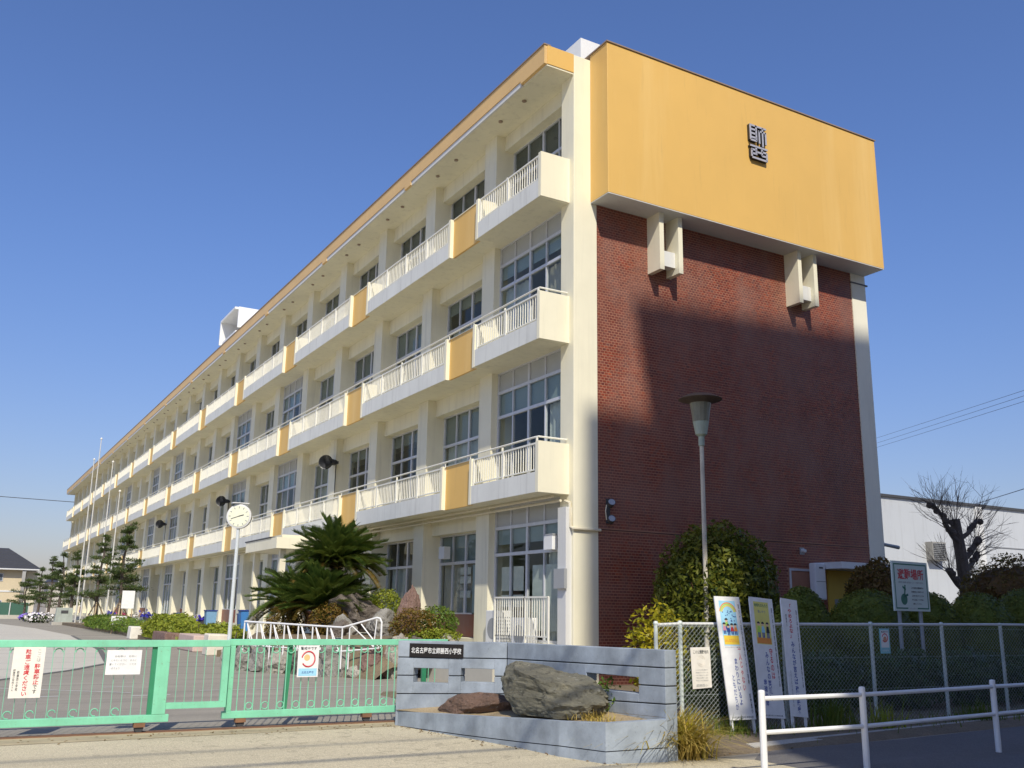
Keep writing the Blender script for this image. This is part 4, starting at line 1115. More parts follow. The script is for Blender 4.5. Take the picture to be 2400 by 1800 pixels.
for i, (y, c) in enumerate(((31,(.05,.03,.35)),(33,(.55,.52,.5)),(46,(.03,.03,.3)),(50,(.6,.58,.55)),(56,(.45,.08,.16)),(62,(.05,.04,.4)))):
    p = thing('flower_pot', ['purple potted flowers on the terrace left of the pale blue bin','white planter box with leaves near the green crate','dark violet potted plant below the third pier of far facade','white pot beside the staked pine','crimson potted flowers right of the staked pine','far violet flower pot by the flagpoles'][i], 'flower pot', (-1.2,y,.68), 0, 'flower pots along the terrace')
    MB().lathe([(.16,0),(.24,.28),(.26,.30)], n=10).build('pot', MT['offwhite'] if i % 2 else MT['dark'], p)
    m = MB(); r3 = random.Random(i)
    for _ in range(50):
        a = Vector((r3.gauss(0,.17), r3.gauss(0,.17), .32+abs(r3.gauss(0,.12)))); u = Vector((r3.gauss(0,1),r3.gauss(0,1),r3.gauss(0,1))).normalized()*.06; w_ = u.orthogonal()
        m.add([a-u-w_*.8, a+u-w_*.8, a+u+w_*.8, a-u+w_*.8], [(0,1,2,3)])
    m.build('flowers', plain('flower_%d' % i, c, .6), p)
mo = thing('stone_monument', 'grey green stone monument block with dark plaque beside the flagpoles', 'monument', (-3.2,74.5,0))
MB().box(-.95,-.7,0,.95,.7,.25).build('base', MT['kerb'], mo)
MB().hexa([(-.7,-.4,.25),(.7,-.4,.25),(.7,.4,.25),(-.7,.4,.25)], [(-.62,-.35,1.45),(.62,-.35,1.45),(.62,.35,1.45),(-.62,.35,1.45)]).build('stone', paint('monument_stone', (.36,.40,.35), .7, .15, 2, .15), mo)
MB().box(-.28,-.42,1.0,.28,-.385,1.22).build('plaque', MT['dark'], mo)
for x, y, w, h, z, lb in ((-2.9,45.5,.9,.5,.55,'low white sign board on short legs at front of planted strip'),(-2.2,47.5,.75,1.1,1.5,'white notice board fixed beside the staked pine trunk')):
    s = thing('white_board', lb, 'sign', (x,y,0))
    MB().box(-w/2,-.03,z,w/2,0,z+h).build('board', MT['sign'], s)
    for xx in (-w/2+.08, w/2-.08): MB().box(xx-.03,.001,0,xx+.03,.05,z+h*.5).build('leg', MT['wood'], s)
gf = thing('green_net_fence', 'low green mesh fence with white posts on pale kerb at far left', 'fence', (0,112,0))
MB().box(-30,0,0,-3.5,.3,.45).build('kerb_wall', MT['court'], gf)
MB().box(-30,.12,.45,-3.5,.16,1.9).build('net', plain('net_green', (.05,.13,.09), .8), gf)
for i in range(14): MB().tube([(-29.5+i*2,.05,.4),(-29.5+i*2,.05,1.95)], .06, 6).build('post', MT['offwhite'], gf)

# ------------------------------------------------------------------ overhead cables and poles
def cable(pts, r, sag, lab, group=None):
    P = []
    for a, b in zip(pts, pts[1:]):
        a = Vector(a); b = Vector(b)
        for i in range(24):
            t = i/24; p = a.lerp(b, t); p.z -= sag*4*t*(1-t); P.append(p)
    P.append(Vector(pts[-1]))
    o = MB().tube(P, r, 5).build('overhead_cable', MT['dark'])
    tag(o, lab, 'cable', group)
cable([(-60,-15.6,9.2),(12,-16.2,9.3),(70,-17.0,9.4)], .045, .35, 'thick telephone cable strung over the street before the gate', 'street cables')
cable([(-60,-15.0,9.8),(12,-15.6,9.9),(70,-16.4,10)], .025, .3, 'thin cable strung above the thick one over the street', 'street cables')
cable([(-60,-17.2,8.9),(12,-17.4,9.0),(70,-18.2,9.0)], .04, .4, 'lowest street cable, strung nearest the photographer', 'street cables')
cable([(-60,-14.7,11.2),(12,-15.2,11.3),(70,-15.9,11.3)], .02, .3, 'topmost thin power cable over the street', 'street cables')
for x, lb in ((-34,'utility pole out on the street left of the gate'),(13.5,'utility pole out on the street right of the pavement')):
    u = thing('utility_pole', lb, 'utility pole', (x,-16.2,0), 0, 'street utility poles')
    MB().tube([(0,0,0),(0,0,12.5)], [.19,.13], 12).build('pole', MT['kerb'], u)
    MB().box(-.05,-1.0,11.2,.05,1.6,11.32).build('cross_arm', MT['grey'], u)
def wl_(a, b): a, b = Vector(a), Vector(b); return [b+(b-a)*.8, a-(b-a)*.9]
WR = [wl_((54.44,22,18.23),(84.37,60,23.3)), wl_((54.36,22,17.81),(84.3,60,22.65)), wl_((54.29,22,17.38),(84.24,60,22.11)), wl_((53.1,22,10.86),(98.9,60,15.48))]
cable(WR[0], .016, .1, 'upper wire of the three in the sky at right edge', 'wires at the right')
cable(WR[1], .016, .1, 'middle wire of the three in the sky at right edge', 'wires at the right')
cable(WR[2], .016, .1, 'lowest wire of the three in the sky at right edge', 'wires at the right')
cable(WR[3], .03, .1, 'single wire crossing the sky just above the white hall')
cable([(-60,140,18.5),(20,140,16.8)], .05, .4, 'faint wire in the sky left of the school')
# ------------------------------------------------------------------ foliage and rocks
def quads(name, P, U, V, mat, parent=None, loc=None, fold=None):
    """many leaf quads in one mesh: centre P, half axes U, V (N x 3 arrays)"""
    n = len(P)
    co = np.empty((n, 4, 3), np.float32)
    if fold is None: fold = np.zeros_like(P)
    co[:,0] = P-U; co[:,1] = P-V*1.0+U*.1+fold; co[:,2] = P+U; co[:,3] = P+V*1.0+U*.1+fold
    me = bpy.data.meshes.new(name)
    me.vertices.add(n*4); me.vertices.foreach_set('co', co.ravel())
    me.loops.add(n*4); me.loops.foreach_set('vertex_index', np.arange(n*4, dtype=np.int32))
    me.polygons.add(n); me.polygons.foreach_set('loop_start', np.arange(0, n*4, 4, dtype=np.int32)); 
    me.materials.append(mat); me.update(calc_edges=True); me.validate()
    return link(name, me, parent, loc)
def unit(a): return a/np.maximum(np.linalg.norm(a, axis=1, keepdims=True), 1e-9)
def rnd(n): return unit(RNG.normal(size=(n,3)))
def crown(name, n, shape, size, mat, parent, up=.3, aspect=.5, shell=.55, lump=.18, seed=0, out=.6):
    """leaves through the volume of an ellipsoidal crown with lumps and gaps. shape: (cx,cy,cz,rx,ry,rz,zmin)"""
    cx,cy,cz,rx,ry,rz,zmin = shape
    d = rnd(int(n*1.7)); r = shell+(1-shell)*RNG.random(len(d))**.6
    k = np.array([noise.noise(Vector((float(a[0]*2.6+seed), float(a[1]*2.6), float(a[2]*2.6)))) for a in d])
    k2 = np.array([noise.noise(Vector((float(a[0]*6+seed), float(a[1]*6+3), float(a[2]*6)))) for a in d])
    r = r*(1+lump*k+lump*.7*k2)
    keep = (k2 > -.38) | (r < .8)
    P = np.stack([cx+d[:,0]*rx*r, cy+d[:,1]*ry*r, cz+d[:,2]*rz*r], 1)
    keep &= P[:,2] > zmin
    P, d = P[keep][:n], d[keep][:n]
    N = unit(d*out + rnd(len(P))*.9 + np.array([0,0,up]))
    t = unit(np.cross(N, rnd(len(P)))); b = np.cross(N, t)
    s = size*(.6+.8*RNG.random((len(P),1)))
    return quads(name, P, t*s, b*s*aspect, mat, parent, None, -N*s*.18)
def core(shape, k, mat, parent, seed, amp=.08):
    """the dense inner foliage that keeps daylight from showing through a clipped crown"""
    import bmesh
    cx,cy,cz,rx,ry,rz,zmin = shape
    b = bmesh.new(); bmesh.ops.create_icosphere(b, subdivisions=4, radius=1)
    for v in b.verts:
        d = v.co.normalized(); r = k*(1+amp*noise.noise(d*2.6+Vector((seed,0,0)))+amp*noise.noise(d*9)+amp*.6*noise.noise(d*22))
        v.co = Vector((cx+d.x*rx*r, cy+d.y*ry*r, max(zmin, cz+d.z*rz*r)))
    me = bpy.data.meshes.new('inner_foliage'); b.to_mesh(me); b.free(); me.materials.append(mat)
    return link('inner_foliage', me, parent)
def rock(name, label, cat, c, r, mat, seed, group=None, rough=.35, parent=None, sub=4, flat=.0, rot=(0,0,0), strata=0.0, taper=0.0, point=0.0):
    import bmesh
    bmx = bmesh.new(); bmesh.ops.create_icosphere(bmx, subdivisions=sub, radius=1)
    for v in bmx.verts:
        p = v.co.copy()
        # facet: clip the ball with a few random planes, then roughen
        rr = random.Random(seed)
        for _ in range(9):
            n_ = Vector((rr.gauss(0,1),rr.gauss(0,1),rr.gauss(0,1))).normalized(); h = rr.uniform(.62,.92)
            e = v.co.dot(n_)-h
            if e > 0: v.co -= n_*e*.9
        q = p*1.7+Vector((seed*3.1,0,0))
        v.co *= 1 + rough*.40*noise.noise(q) + rough*.26*noise.noise(q*2.7) + rough*.16*noise.noise(q*6.1) + rough*.09*noise.noise(q*14)
        if point: k = 1-point*(v.co.z+1)*.5; v.co.x *= k; v.co.y *= k
        if strata: v.co += p.normalized()*strata*math.sin(p.z*16+p.x*4+3*noise.noise(p*2))*.5
        if v.co.z > -flat: v.co.z = -flat+(v.co.z+flat)*(1+taper*v.co.y)
        if v.co.z < -flat: v.co.z = -flat
    me = bpy.data.meshes.new(name); bmx.to_mesh(me); bmx.free()
    me.materials.append(mat)
    o = link(name, me, parent, c, rot, r)
    if cat: tag(o, label, cat, group)
    return o

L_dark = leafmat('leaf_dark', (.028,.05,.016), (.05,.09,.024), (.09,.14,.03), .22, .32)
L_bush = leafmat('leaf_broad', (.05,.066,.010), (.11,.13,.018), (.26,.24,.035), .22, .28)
L_top = leafmat('leaf_topiary', (.08,.105,.014), (.125,.155,.02), (.19,.20,.03), .15, .5)
L_red = leafmat('leaf_bronze', (.09,.05,.016), (.16,.09,.026), (.16,.15,.036), .2, .5)
L_azal = leafmat('leaf_azalea', (.10,.075,.014), (.19,.10,.022), (.13,.155,.028), .25, .5)
L_gold = leafmat('leaf_gold', (.16,.19,.015), (.42,.36,.02), (.62,.46,.03), .35, .4)
L_lime = leafmat('leaf_lime', (.13,.17,.022), (.24,.29,.03), (.36,.36,.045), .3, .5)
L_green = leafmat('leaf_green', (.06,.12,.02), (.12,.20,.03), (.24,.30,.05), .3, .4)
L_pine = leafmat('needle_pine', (.035,.06,.02), (.065,.10,.03), (.13,.15,.045), .15, .6)
L_cyc = leafmat('cycad_leaf', (.035,.072,.016), (.075,.13,.026), (.17,.20,.04), .18, .28)
L_grass = leafmat('grass_blade', (.05,.09,.015), (.09,.14,.02), (.16,.18,.03), .3, .5)
L_straw = leafmat('straw_blade', (.36,.25,.06), (.55,.40,.10), (.35,.33,.06), .3, .5)

def limbs(m, base, n, r0, h, spread, seed, lean=0):
    rr = random.Random(seed)
    for i in range(n):
        a = i*2.4+rr.uniform(-.4,.4); e = Vector((math.cos(a)*spread*rr.uniform(.5,1), math.sin(a)*spread*rr.uniform(.5,1), h*rr.uniform(.75,1)))
        b = Vector(base); mid = b+Vector((e.x*.35,e.y*.35,e.z*.55))
        m.tube([b, mid, b+e], [r0, r0*.7, r0*.25], 7)

# the big round evergreen in front of the brick wall
t = thing('evergreen_tree', 'large round glossy evergreen tree around the lamp post against the brick wall', 'tree', (2.42,-1.95,.05))
m = MB(); m.tube([(-.25,-.1,0),(-.2,-.05,.5),(-.1,0,1.0)], [.10,.085,.07], 9); limbs(m, (-.12,0,.8), 7, .055, 1.8, 1.1, 4); m.tube([(-.7,-1.0,0),(-.62,-.95,.7),(-.5,-.9,1.6)], [.05,.045,.02], 7)
m.build('trunk', MT['barkred'], t)
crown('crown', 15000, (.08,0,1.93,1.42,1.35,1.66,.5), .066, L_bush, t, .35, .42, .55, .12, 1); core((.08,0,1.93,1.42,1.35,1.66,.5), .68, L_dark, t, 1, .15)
# topiary domes behind the fence
dm = [(2.28,-4.6,1.75,.64,2.20,'clipped dark dome between round tree and yellow porch, leftmost of the domes'),
      (4.20,-4.6,1.55,1.0,2.20,'wide clipped dome left of the evacuation sign'),
      (6.25,-4.5,1.6,.72,2.20,'clipped dome just right of the evacuation sign'),
      (7.75,-4.6,1.6,.92,2.22,'clipped dome at the foot of the bare pollarded tree'),
      (9.65,-4.6,1.6,1.1,2.38,'clipped dome cut by the right edge of the picture')]
for i, (x, y, zc, r, zt, lb) in enumerate(dm):
    t = thing('topiary_dome', lb, 'clipped shrub', (x,y,.05), 0, 'clipped domes behind the fence')
    MB().tube([(0,0,0),(0,0,1.2)], [.06,.04], 7).build('trunk', MT['bark'], t)
    crown('crown', 9000, (0,0,1.1,r,r*.85,zt-1.15,.05), .030, L_top, t, .2, .55, .9, .04, i*3, 1.2); core((0,0,1.1,r,r*.85,zt-1.15,.02), .94, L_top, t, i, .03)
for i, (x, y, r, zt, lb) in enumerate(((6.25,-3.2,.92,2.98,'bronze green round shrub between yellow porch and evacuation sign'),(11.5,-3.2,1.7,3.27,'large bronze green shrub right of the bare pollarded tree'))):
    t = thing('bronze_shrub', lb, 'shrub', (x,y,.05), 0, 'bronze shrubs')
    m = MB(); limbs(m, (0,0,0), 6, .05, zt*.7, r*.6, i+9); m.build('trunk', MT['bark'], t)
    crown('crown', 11000, (0,0,zt*.5,r,r*.85,zt*.5-.06,.1), .044, L_red, t, .3, .5, .75, .10, i+20); core((0,0,zt*.5,r,r*.85,zt*.5-.06,.05), .84, L_red, t, i+30, .1)
# dark undergrowth behind and under the fence
for i, (x, r, zt, lb) in enumerate(((-1.2,1.0,.95,'dark low shrub behind the banner boards'),(.9,1.0,1.0,'dark low shrub behind the second bay of chain-link'),(2.9,1.0,.95,'dark low shrub below the evacuation sign'),(5.0,1.1,1.0,'dark low shrub right of the evacuation sign posts'),(7.2,1.2,1.0,'dark low shrub at the right end of the fence'))):
    t = thing('low_shrub', lb, 'shrub', (x,-6.35,.05), 0, 'dark shrubs behind the fence')
    m = MB(); limbs(m, (0,0,0), 5, .03, .7, .6, i+40); m.build('trunk', MT['bark'], t)
    crown('crown', 3200, (0,0,.5,r*1.15,.55,zt*.55,.0), .055, L_dark, t, .3, .5, .4, .15, i+50); core((0,0,.5,r*1.15,.55,zt*.55,.0), .75, L_dark, t, i+50, .15)
# golden shrub at the fence end
t = thing('golden_shrub', 'bright yellow leaved shrub growing through the first bay of chain-link', 'shrub', (-3.05,-6.95,.05))
m = MB(); limbs(m, (0,0,0), 8, .018, 1.5, .5, 77); m.build('trunk', MT['bark'], t)
crown('crown', 1500, (-.12,.0,.98,.50,.42,.78,.05), .05, L_gold, t, .4, .45, .2, .35, 61, .3)

# blades: curved strips
def blades(name, spots, h, w, mat, parent, droop=.5, seg=4):
    vs = []; fs = []
    rr = random.Random(len(spots)*7+int(h*100))
    for (x, y, z) in spots:
        a = rr.uniform(0, 6.283); hh = h*rr.uniform(.55,1.1); dr = droop*rr.uniform(.4,1.3); ww = w*rr.uniform(.7,1.2)
        dx, dy = math.cos(a), math.sin(a); o = len(vs)
        for s in range(seg+1):
            t = s/seg; out = dr*hh*t**1.6; up = hh*(t - .55*dr*t**2.2)
            k = ww*(1-t*.85)
            vs += [(x+dx*out-dy*k, y+dy*out+dx*k, z+up), (x+dx*out+dy*k, y+dy*out-dx*k, z+up)]
        for s in range(seg): fs.append((o+2*s, o+2*s+1, o+2*s+3, o+2*s+2))
    me = bpy.data.meshes.new(name); me.from_pydata(vs, [], fs); me.materials.append(mat); me.update()
    return stuff(link(name, me, parent))
t = thing('straw_grass_clump', 'arching clump of straw yellow grass beside the right end of the name wall', 'grass clump', (-4.58,-9.0,.0))
blades('green_blade', [(random.gauss(0,.09), random.gauss(0,.09), 0) for _ in range(300)], .74, .012, L_gold, t, .85)
blades('straw_blade', [(random.gauss(0,.15), random.gauss(0,.15), 0) for _ in range(800)], .76, .012, L_straw, t, 1.1)
spots = []
for _ in range(900):
    x = random.uniform(-3.3, 9); spots.append((x, random.gauss(-8.05+.02*x, .26), .04))
lf = RNG.random((700,3)); nl = 700
P = np.stack([-13+10.5*lf[:,0]**.7, -4.75-.55*lf[:,1]**2-.0*lf[:,0], np.full(nl,.014)], 1)
k_ = np.arange(nl) % 3 == 0
tt = lf[k_,0]; P[k_,0] = -6.45+.9*tt+RNG.normal(size=k_.sum())*.10; P[k_,1] = -5.0-4.4*tt+RNG.normal(size=k_.sum())*.12
k2_ = np.arange(nl) % 3 == 1
P[k2_,0] = -4.6+3.6*lf[k2_,0]; P[k2_,1] = -9.15+.17*lf[k2_,0]*3.6+RNG.normal(size=k2_.sum())*.10
a_ = RNG.random(nl)*6.28; s_ = (.012+.016*RNG.random(nl))[:,None]
U_ = np.stack([np.cos(a_),np.sin(a_),RNG.normal(size=nl)*.25],1)*s_; V_ = np.stack([-np.sin(a_),np.cos(a_),RNG.normal(size=nl)*.25],1)*s_*.5
stuff(quads('fallen_leaves', P, U_, V_, leafmat('dead_leaf', (.10,.055,.02), (.22,.13,.05), (.34,.24,.10), .1, .8)))
o = blades('grass_verge', spots, .20, .008, L_grass, None, .5); stuff(o)
for i, (x, y, n, h, lb) in enumerate(((-2.75,-7.95,150,.34,'dark green weeds round the feet of first banner board'),(-.75,-7.95,190,.55,'tall green weeds right of the narrow banner board'),(-.1,-8.3,70,.5,'yellowing weed tuft behind the guard rail'),(2.4,-8.1,120,.40,'weed tuft in the shade below fence bay right'))):
    t = thing('weed_tuft', lb, 'weeds', (x,y,.03), 0, 'weeds along the fence')
    blades('blade', [(random.gauss(0,.17), random.gauss(0,.10), 0) for _ in range(n)], h, .012, L_grass if i != 2 else L_lime, t, .5)
# plants in the planter
t = thing('planter_weed', 'small bushy green weed between boulder and right end of planter', 'weeds', (-5.02,-8.25,.43))
m = MB(); limbs(m, (0,0,0), 6, .008, .3, .18, 5); m.build('stem', MT['bark'], t)
crown('leaves', 260, (0,0,.2,.17,.2,.22,.0), .028, L_green, t, .4, .5, .2, .3, 5, .3)
for i, (x, y, lb) in enumerate(((-5.35,-6.7,'straw grass tuft left of the big boulder'),(-5.5,-8.75,'dry straw tuft at the near corner of the planter'))):
    t = thing('dry_tuft', lb, 'grass tuft', (x,y,.30 if i == 0 else .40))
    blades('blade', [(random.gauss(0,.09), random.gauss(0,.14), 0) for _ in range(110)], .15, .006, L_straw, t, .8)
# boulder and flat stone
bo_m = rockmat('boulder_green', (.12,.115,.082), (.27,.25,.175), 2.2, (1.2,.6,3.0))
rock('boulder', 'big greenish grey layered boulder in the planter of the name wall', 'boulder', (-5.42,-7.62,.60), (.44,1.02,.40), bo_m, 5, sub=5, rough=.26, flat=.62, rot=(-.02,.05,.08), strata=.04, taper=.22)
rock('flat_stone', 'low flat brown stone left of the boulder in the planter', 'stone', (-5.72,-6.2,.35), (.24,.62,.20), rockmat('stone_brown', (.13,.08,.055), (.26,.16,.11), 4), 8, sub=4, flat=.55, rot=(-.10,.15,.35))

# ------------------------------------------------------------------ rock garden by the facade
rm = [rockmat('garden_rock_brown', (.12,.10,.085), (.22,.185,.15), 2.6), rockmat('garden_rock_grey', (.20,.19,.165), (.40,.38,.33), 3.2), rockmat('garden_rock_red', (.16,.095,.075), (.30,.19,.15), 3.0), rockmat('garden_rock_pale', (.34,.31,.25), (.52,.48,.40), 3.0)]
# mound
m = MB(); nx, ny = 14, 16; vs = []
for j in range(ny+1):
    for i in range(nx+1):
        u, v = i/nx, j/ny
        y = 3.9+7.6*v; xl_ = -3.1-2.3*min(1, v*1.25)+.9*max(0,(v-.75)*4)
        x = xl_+(-1.0-xl_)*u
        z = .98*min(1, u*4+.25)*min(1, v*5+.35)*min(1,(1-v)*5+.2)+.05*noise.noise(Vector((x*2,y*2,0)))
        vs.append((x,y,z-.05 if u > 0 else .0))
m.add(vs, [(j*(nx+1)+i, j*(nx+1)+i+1, (j+1)*(nx+1)+i+1, (j+1)*(nx+1)+i) for j in range(ny) for i in range(nx)])
mo_ = m.build('garden_mound', MT['soil'], None, True); mo_['kind'] = 'structure'
gr_l = [((-5.15,9.2,.22),(.33,.36,.42),3,0,'reddish upright kerb stone at the far end of the rock garden edge'),
        ((-5.0,8.4,.25),(.42,.34,.45),1,1,'pale rounded stone behind the first gate bars of the right leaf'),
        ((-4.7,7.7,.22),(.40,.42,.45),1,2,'grey stone left of the gate poster in garden edging'),
        ((-4.45,7.0,.20),(.36,.45,.42),3,3,'tan stone in garden edging directly left of the poster'),
        ((-4.05,6.2,.22),(.40,.45,.40),0,4,'brown stone in garden edging hidden behind the gate poster'),
        ((-3.55,5.35,.32),(.52,.42,.55),1,5,'large pale speckled stone right of the poster in garden edging'),
        ((-3.25,4.7,.10),(.22,.22,.22),3,6,'small pale pink stone at foot of garden edging'),
        ((-2.85,4.5,.35),(.42,.36,.55),2,7,'reddish brown square stone near the name wall'),
        ((-2.35,4.25,.4),(.36,.34,.62),3,8,'tall pale stone next to the name wall left end'),
        ((-1.75,4.2,.55),(.50,.30,.50),0,9,'brown low stone of garden edging above the name plate'),
        ((-1.05,4.3,.62),(.40,.3,.46),3,10,'pink tan squared stone above the name wall')]
for i, (c, r, k, sd, lb) in enumerate(gr_l):
    rock('garden_stone', lb, 'stone', c, r, rm[k], sd+31, 'edging stones of the rock garden', .5, sub=4, flat=.7)
rock('standing_stone', 'tall pointed reddish brown standing stone in front of the school wall', 'standing stone', (-1.52,5.5,1.50), (.52,.42,.86), rm[2], 71, None, .42, sub=5, flat=.95, rot=(0,.05,.3), point=.62)
rock('garden_rock', 'wide dark brown rock beside the cycads', 'rock', (-2.22,7.8,1.5), (.80,.55,.60), rm[0], 72, None,.5, sub=4, flat=.8)
rock('garden_rock', 'angular pale grey rock below the wide brown one', 'rock', (-2.75,7.0,1.1), (.36,.35,.40), rm[1], 73, None,.5, sub=4, flat=.8)
rock('garden_rock', 'light grey flat-topped block left of the standing stone', 'rock', (-1.85,6.5,1.2), (.48,.38,.46), rm[1], 74, None,.5, sub=4, flat=.9)
rock('garden_rock', 'small brown stone at the left foot of the wide brown rock', 'rock', (-3.0,6.8,1.05), (.3,.3,.36), rm[0], 75, None,.5, sub=4, flat=.8)
az = [((-3.05,7.5,1.30),(.56,.5,.50),L_azal,'rusty green azalea mound in front of the wide brown rock'),
      ((-3.80,8.9,1.15),(.62,.6,.48),L_azal,'rusty azalea mound at the left foot of the cycads'),
      ((-1.75,4.75,1.22),(.68,.55,.50),L_azal,'brown red azalea below the standing stone'),
      ((-.98,4.9,1.32),(.55,.5,.46),L_green,'green azalea right of the standing stone'),
      ((-1.12,8.2,1.75),(.52,.5,.52),L_lime,'bright green rounded shrub between rock and standing stone'),
      ((-1.35,4.35,.98),(.75,.3,.22),L_lime,'low yellow green ground cover along the garden edge')]
for i, (c, r, mt, lb) in enumerate(az):
    t = thing('azalea', lb, 'shrub', (c[0],c[1],c[2]-r[2]), 0, 'azaleas of the rock garden')
    m = MB(); limbs(m, (0,0,0), 6, .015, r[2]*1.5, r[0]*.6, i+3); m.build('stem', MT['bark'], t)
    crown('leaves', 2600, (0,0,r[2],r[0],r[1],r[2],-.05), .034, mt, t, .5, .5, .6, .16, i*5+2)

# cycads: trunk and separate fronds
def frond_mesh(length, seed, young):
    rr = random.Random(seed); vs = []; fs = []
    n = 26; pts = []
    for i in range(n+1):
        t = i/n; pts.append(Vector((length*(t-.10*t*t*(.3 if young else 1)), 0, length*((.10 if young else .16)*math.sin(t*2.2)-(.06 if young else .22)*t**2.4))))
    for i in range(n):
        p, q = pts[i], pts[i+1]; w = .011*(1-i/n*.8)
        o = len(vs); vs += [p+Vector((0,-w,0)), p+Vector((0,w,0)), q+Vector((0,w,0)), q+Vector((0,-w,0))]; fs.append((o,o+1,o+2,o+3))
    for i in range(4, n*4):
        t = i/(n*4); p = pts[int(t*n)].lerp(pts[min(n,int(t*n)+1)], t*n-int(t*n))
        l = length*.19*math.sin(min(1,t*1.6+.25)*math.pi*.62)*(1.15-.5*t**3)*rr.uniform(.9,1.1)
        for s in (-1, 1):
            d = Vector((.62+.25*t, s*.80, .34+rr.uniform(-.08,.08))).normalized(); wv = Vector((.0055,0,.0)); tip = p+d*l+Vector((0,0,-l*.08))
            mid = p+d*l*.5+Vector((0,0,l*.05))
            o = len(vs); vs += [p-wv, p+wv, mid+wv*1.1, tip, mid-wv*1.1]; fs.append((o,o+1,o+2,o+3,o+4))
    me = bpy.data.meshes.new('frond'); me.from_pydata(vs, [], fs); me.materials.append(L_cyc); me.update()
    return me
FR = [frond_mesh(1.0, s, s % 3 == 0) for s in range(6)]
FRb = []
for s in (3,):
    mm = FR[1].copy(); mm.materials.clear(); mm.materials.append(leafmat('cycad_leaf_old', (.12,.08,.02), (.20,.13,.03), (.10,.11,.025), .2, .5)); FRb.append(mm)
def cycad(loc, th, length, n, label, seed, lo=-25, hi=80, lean=(0,0)):
    t = thing('cycad', label, 'cycad', loc, 0, 'cycads of the rock garden')
    rr = random.Random(seed)
    m = MB(); m.tube([(0,0,-.1),(lean[0]*.5,lean[1]*.5,th*.5),(lean[0],lean[1],th)], [.20,.17,.15], 12)
    for i in range(int(th*40)):
        a = i*2.4; z = i/(th*40)*th; m.obox((lean[0]*z/th+.17*math.cos(a), lean[1]*z/th+.17*math.sin(a), z), (.04*math.cos(a),.04*math.sin(a),.02), (-.03*math.sin(a),.03*math.cos(a),0), (0,0,.02))
    m.build('trunk', MT['bark'], t)
    for i in range(n):
        k = i/n; el = math.radians(hi-(hi-lo)*k**.75+rr.uniform(-9,9)); a = i*2.39996+rr.uniform(-.15,.15)
        L_ = length*rr.uniform(.85,1.08)*(.80 if k < .15 else 1)
        old = k > .90
        o = link('frond', FRb[0] if old else rr.choice(FR), t, (lean[0],lean[1],th), (0,-el,a), (L_,)*3)
        o.rotation_euler = (rr.uniform(-.2,.2), -el, a)
cycad((-2.30,9.2,.90), 1.95, 1.60, 150, 'tallest cycad with a full round crown above the lower ones', 1, -14, 84)
cycad((-2.85,8.5,.85), .70, 1.55, 130, 'front cycad with deep green upright fronds below the tall crown', 2, -8, 86)
cycad((-3.30,10.0,.80), .90, 1.42, 100, 'left cycad spreading yellowish fronds towards the pole clock', 3, -20, 78)
cycad((-1.75,9.6,.85), .85, 1.15, 50, 'small dark cycad at back right of the clump', 4, -20, 75)

# ------------------------------------------------------------------ planted strip and pines along the far facade
m = MB()
pts = [(-4.0,15.8),(-3.0,17.5),(-3.35,30),(-3.5,36.5),(-2.9,44),(-3.4,80),(-2.0,82),(-2.0,15.8)]
m.prism(pts, 0, .22); mo_ = m.build('planting_strip', MT['soil']); mo_['kind'] = 'structure'
blk = [((-3.75,17.0,0),(.40,.36,.72),3,'white squared kerb block at the foot of the pole clock'),
       ((-3.55,21.0,0),(.45,1.4,.60),3,'long pinkish kerb block along the low hedge'),
       ((-3.5,27.0,0),(.42,1.5,.55),2,'brown rounded kerb rock in front of the low hedge'),
       ((-3.35,35.4,0),(.50,.5,.62),3,'white squared stone at left end of the low hedge')]
for i, (c, r, k, lb) in enumerate(blk):
    o = MB().hexa([(-r[0],-r[1],0),(r[0],-r[1],0),(r[0],r[1],0),(-r[0],r[1],0)], [(-r[0]*.93,-r[1]*.95,r[2]),(r[0]*.93,-r[1]*.95,r[2]-.03),(r[0]*.9,r[1]*.95,r[2]),(-r[0]*.93,r[1]*.95,r[2]+.02)]).build('kerb_block', rm[k] if k == 2 else paint('kerb_block_%d' % i, ((.72,.66,.54),(.55,.42,.36),(),(.74,.70,.60))[i], .85, .15, 3, .12, speck=.3), bevel=.04)
    o.location = c; tag(o, lb, 'kerb block', 'blocks edging the low hedge')
for i, (y0, y1, zt, n, mt, lb) in enumerate(((24.5,36.5,1.25,9000,L_lime,'low spreading yellow green hedge left of the pole clock'),(17.5,24.5,.95,4000,L_lime,'lower end of the yellow green hedge next to the clock pole'),(38,62,1.0,7000,L_green,'green ground shrubs under the pines left of the hedge'))):
    t = thing('low_hedge', lb, 'hedge', (-2.7,(y0+y1)/2,.2), 0, 'low hedges of the planted strip')
    m = MB()
    for k in range(6): m.tube([(random.uniform(-.3,.3),(k/5-.5)*(y1-y0)*.9,0),(random.uniform(-.4,.4),(k/5-.5)*(y1-y0)*.9,zt*.6)], [.04,.02], 6)
    m.build('stem', MT['bark'], t)
    crown('leaves', n, (0,0,.28,.95 if i != 1 else .6,(y1-y0)*.54,zt-.38,.0), .085, mt, t, .5, .4, .5, .22, i+7)
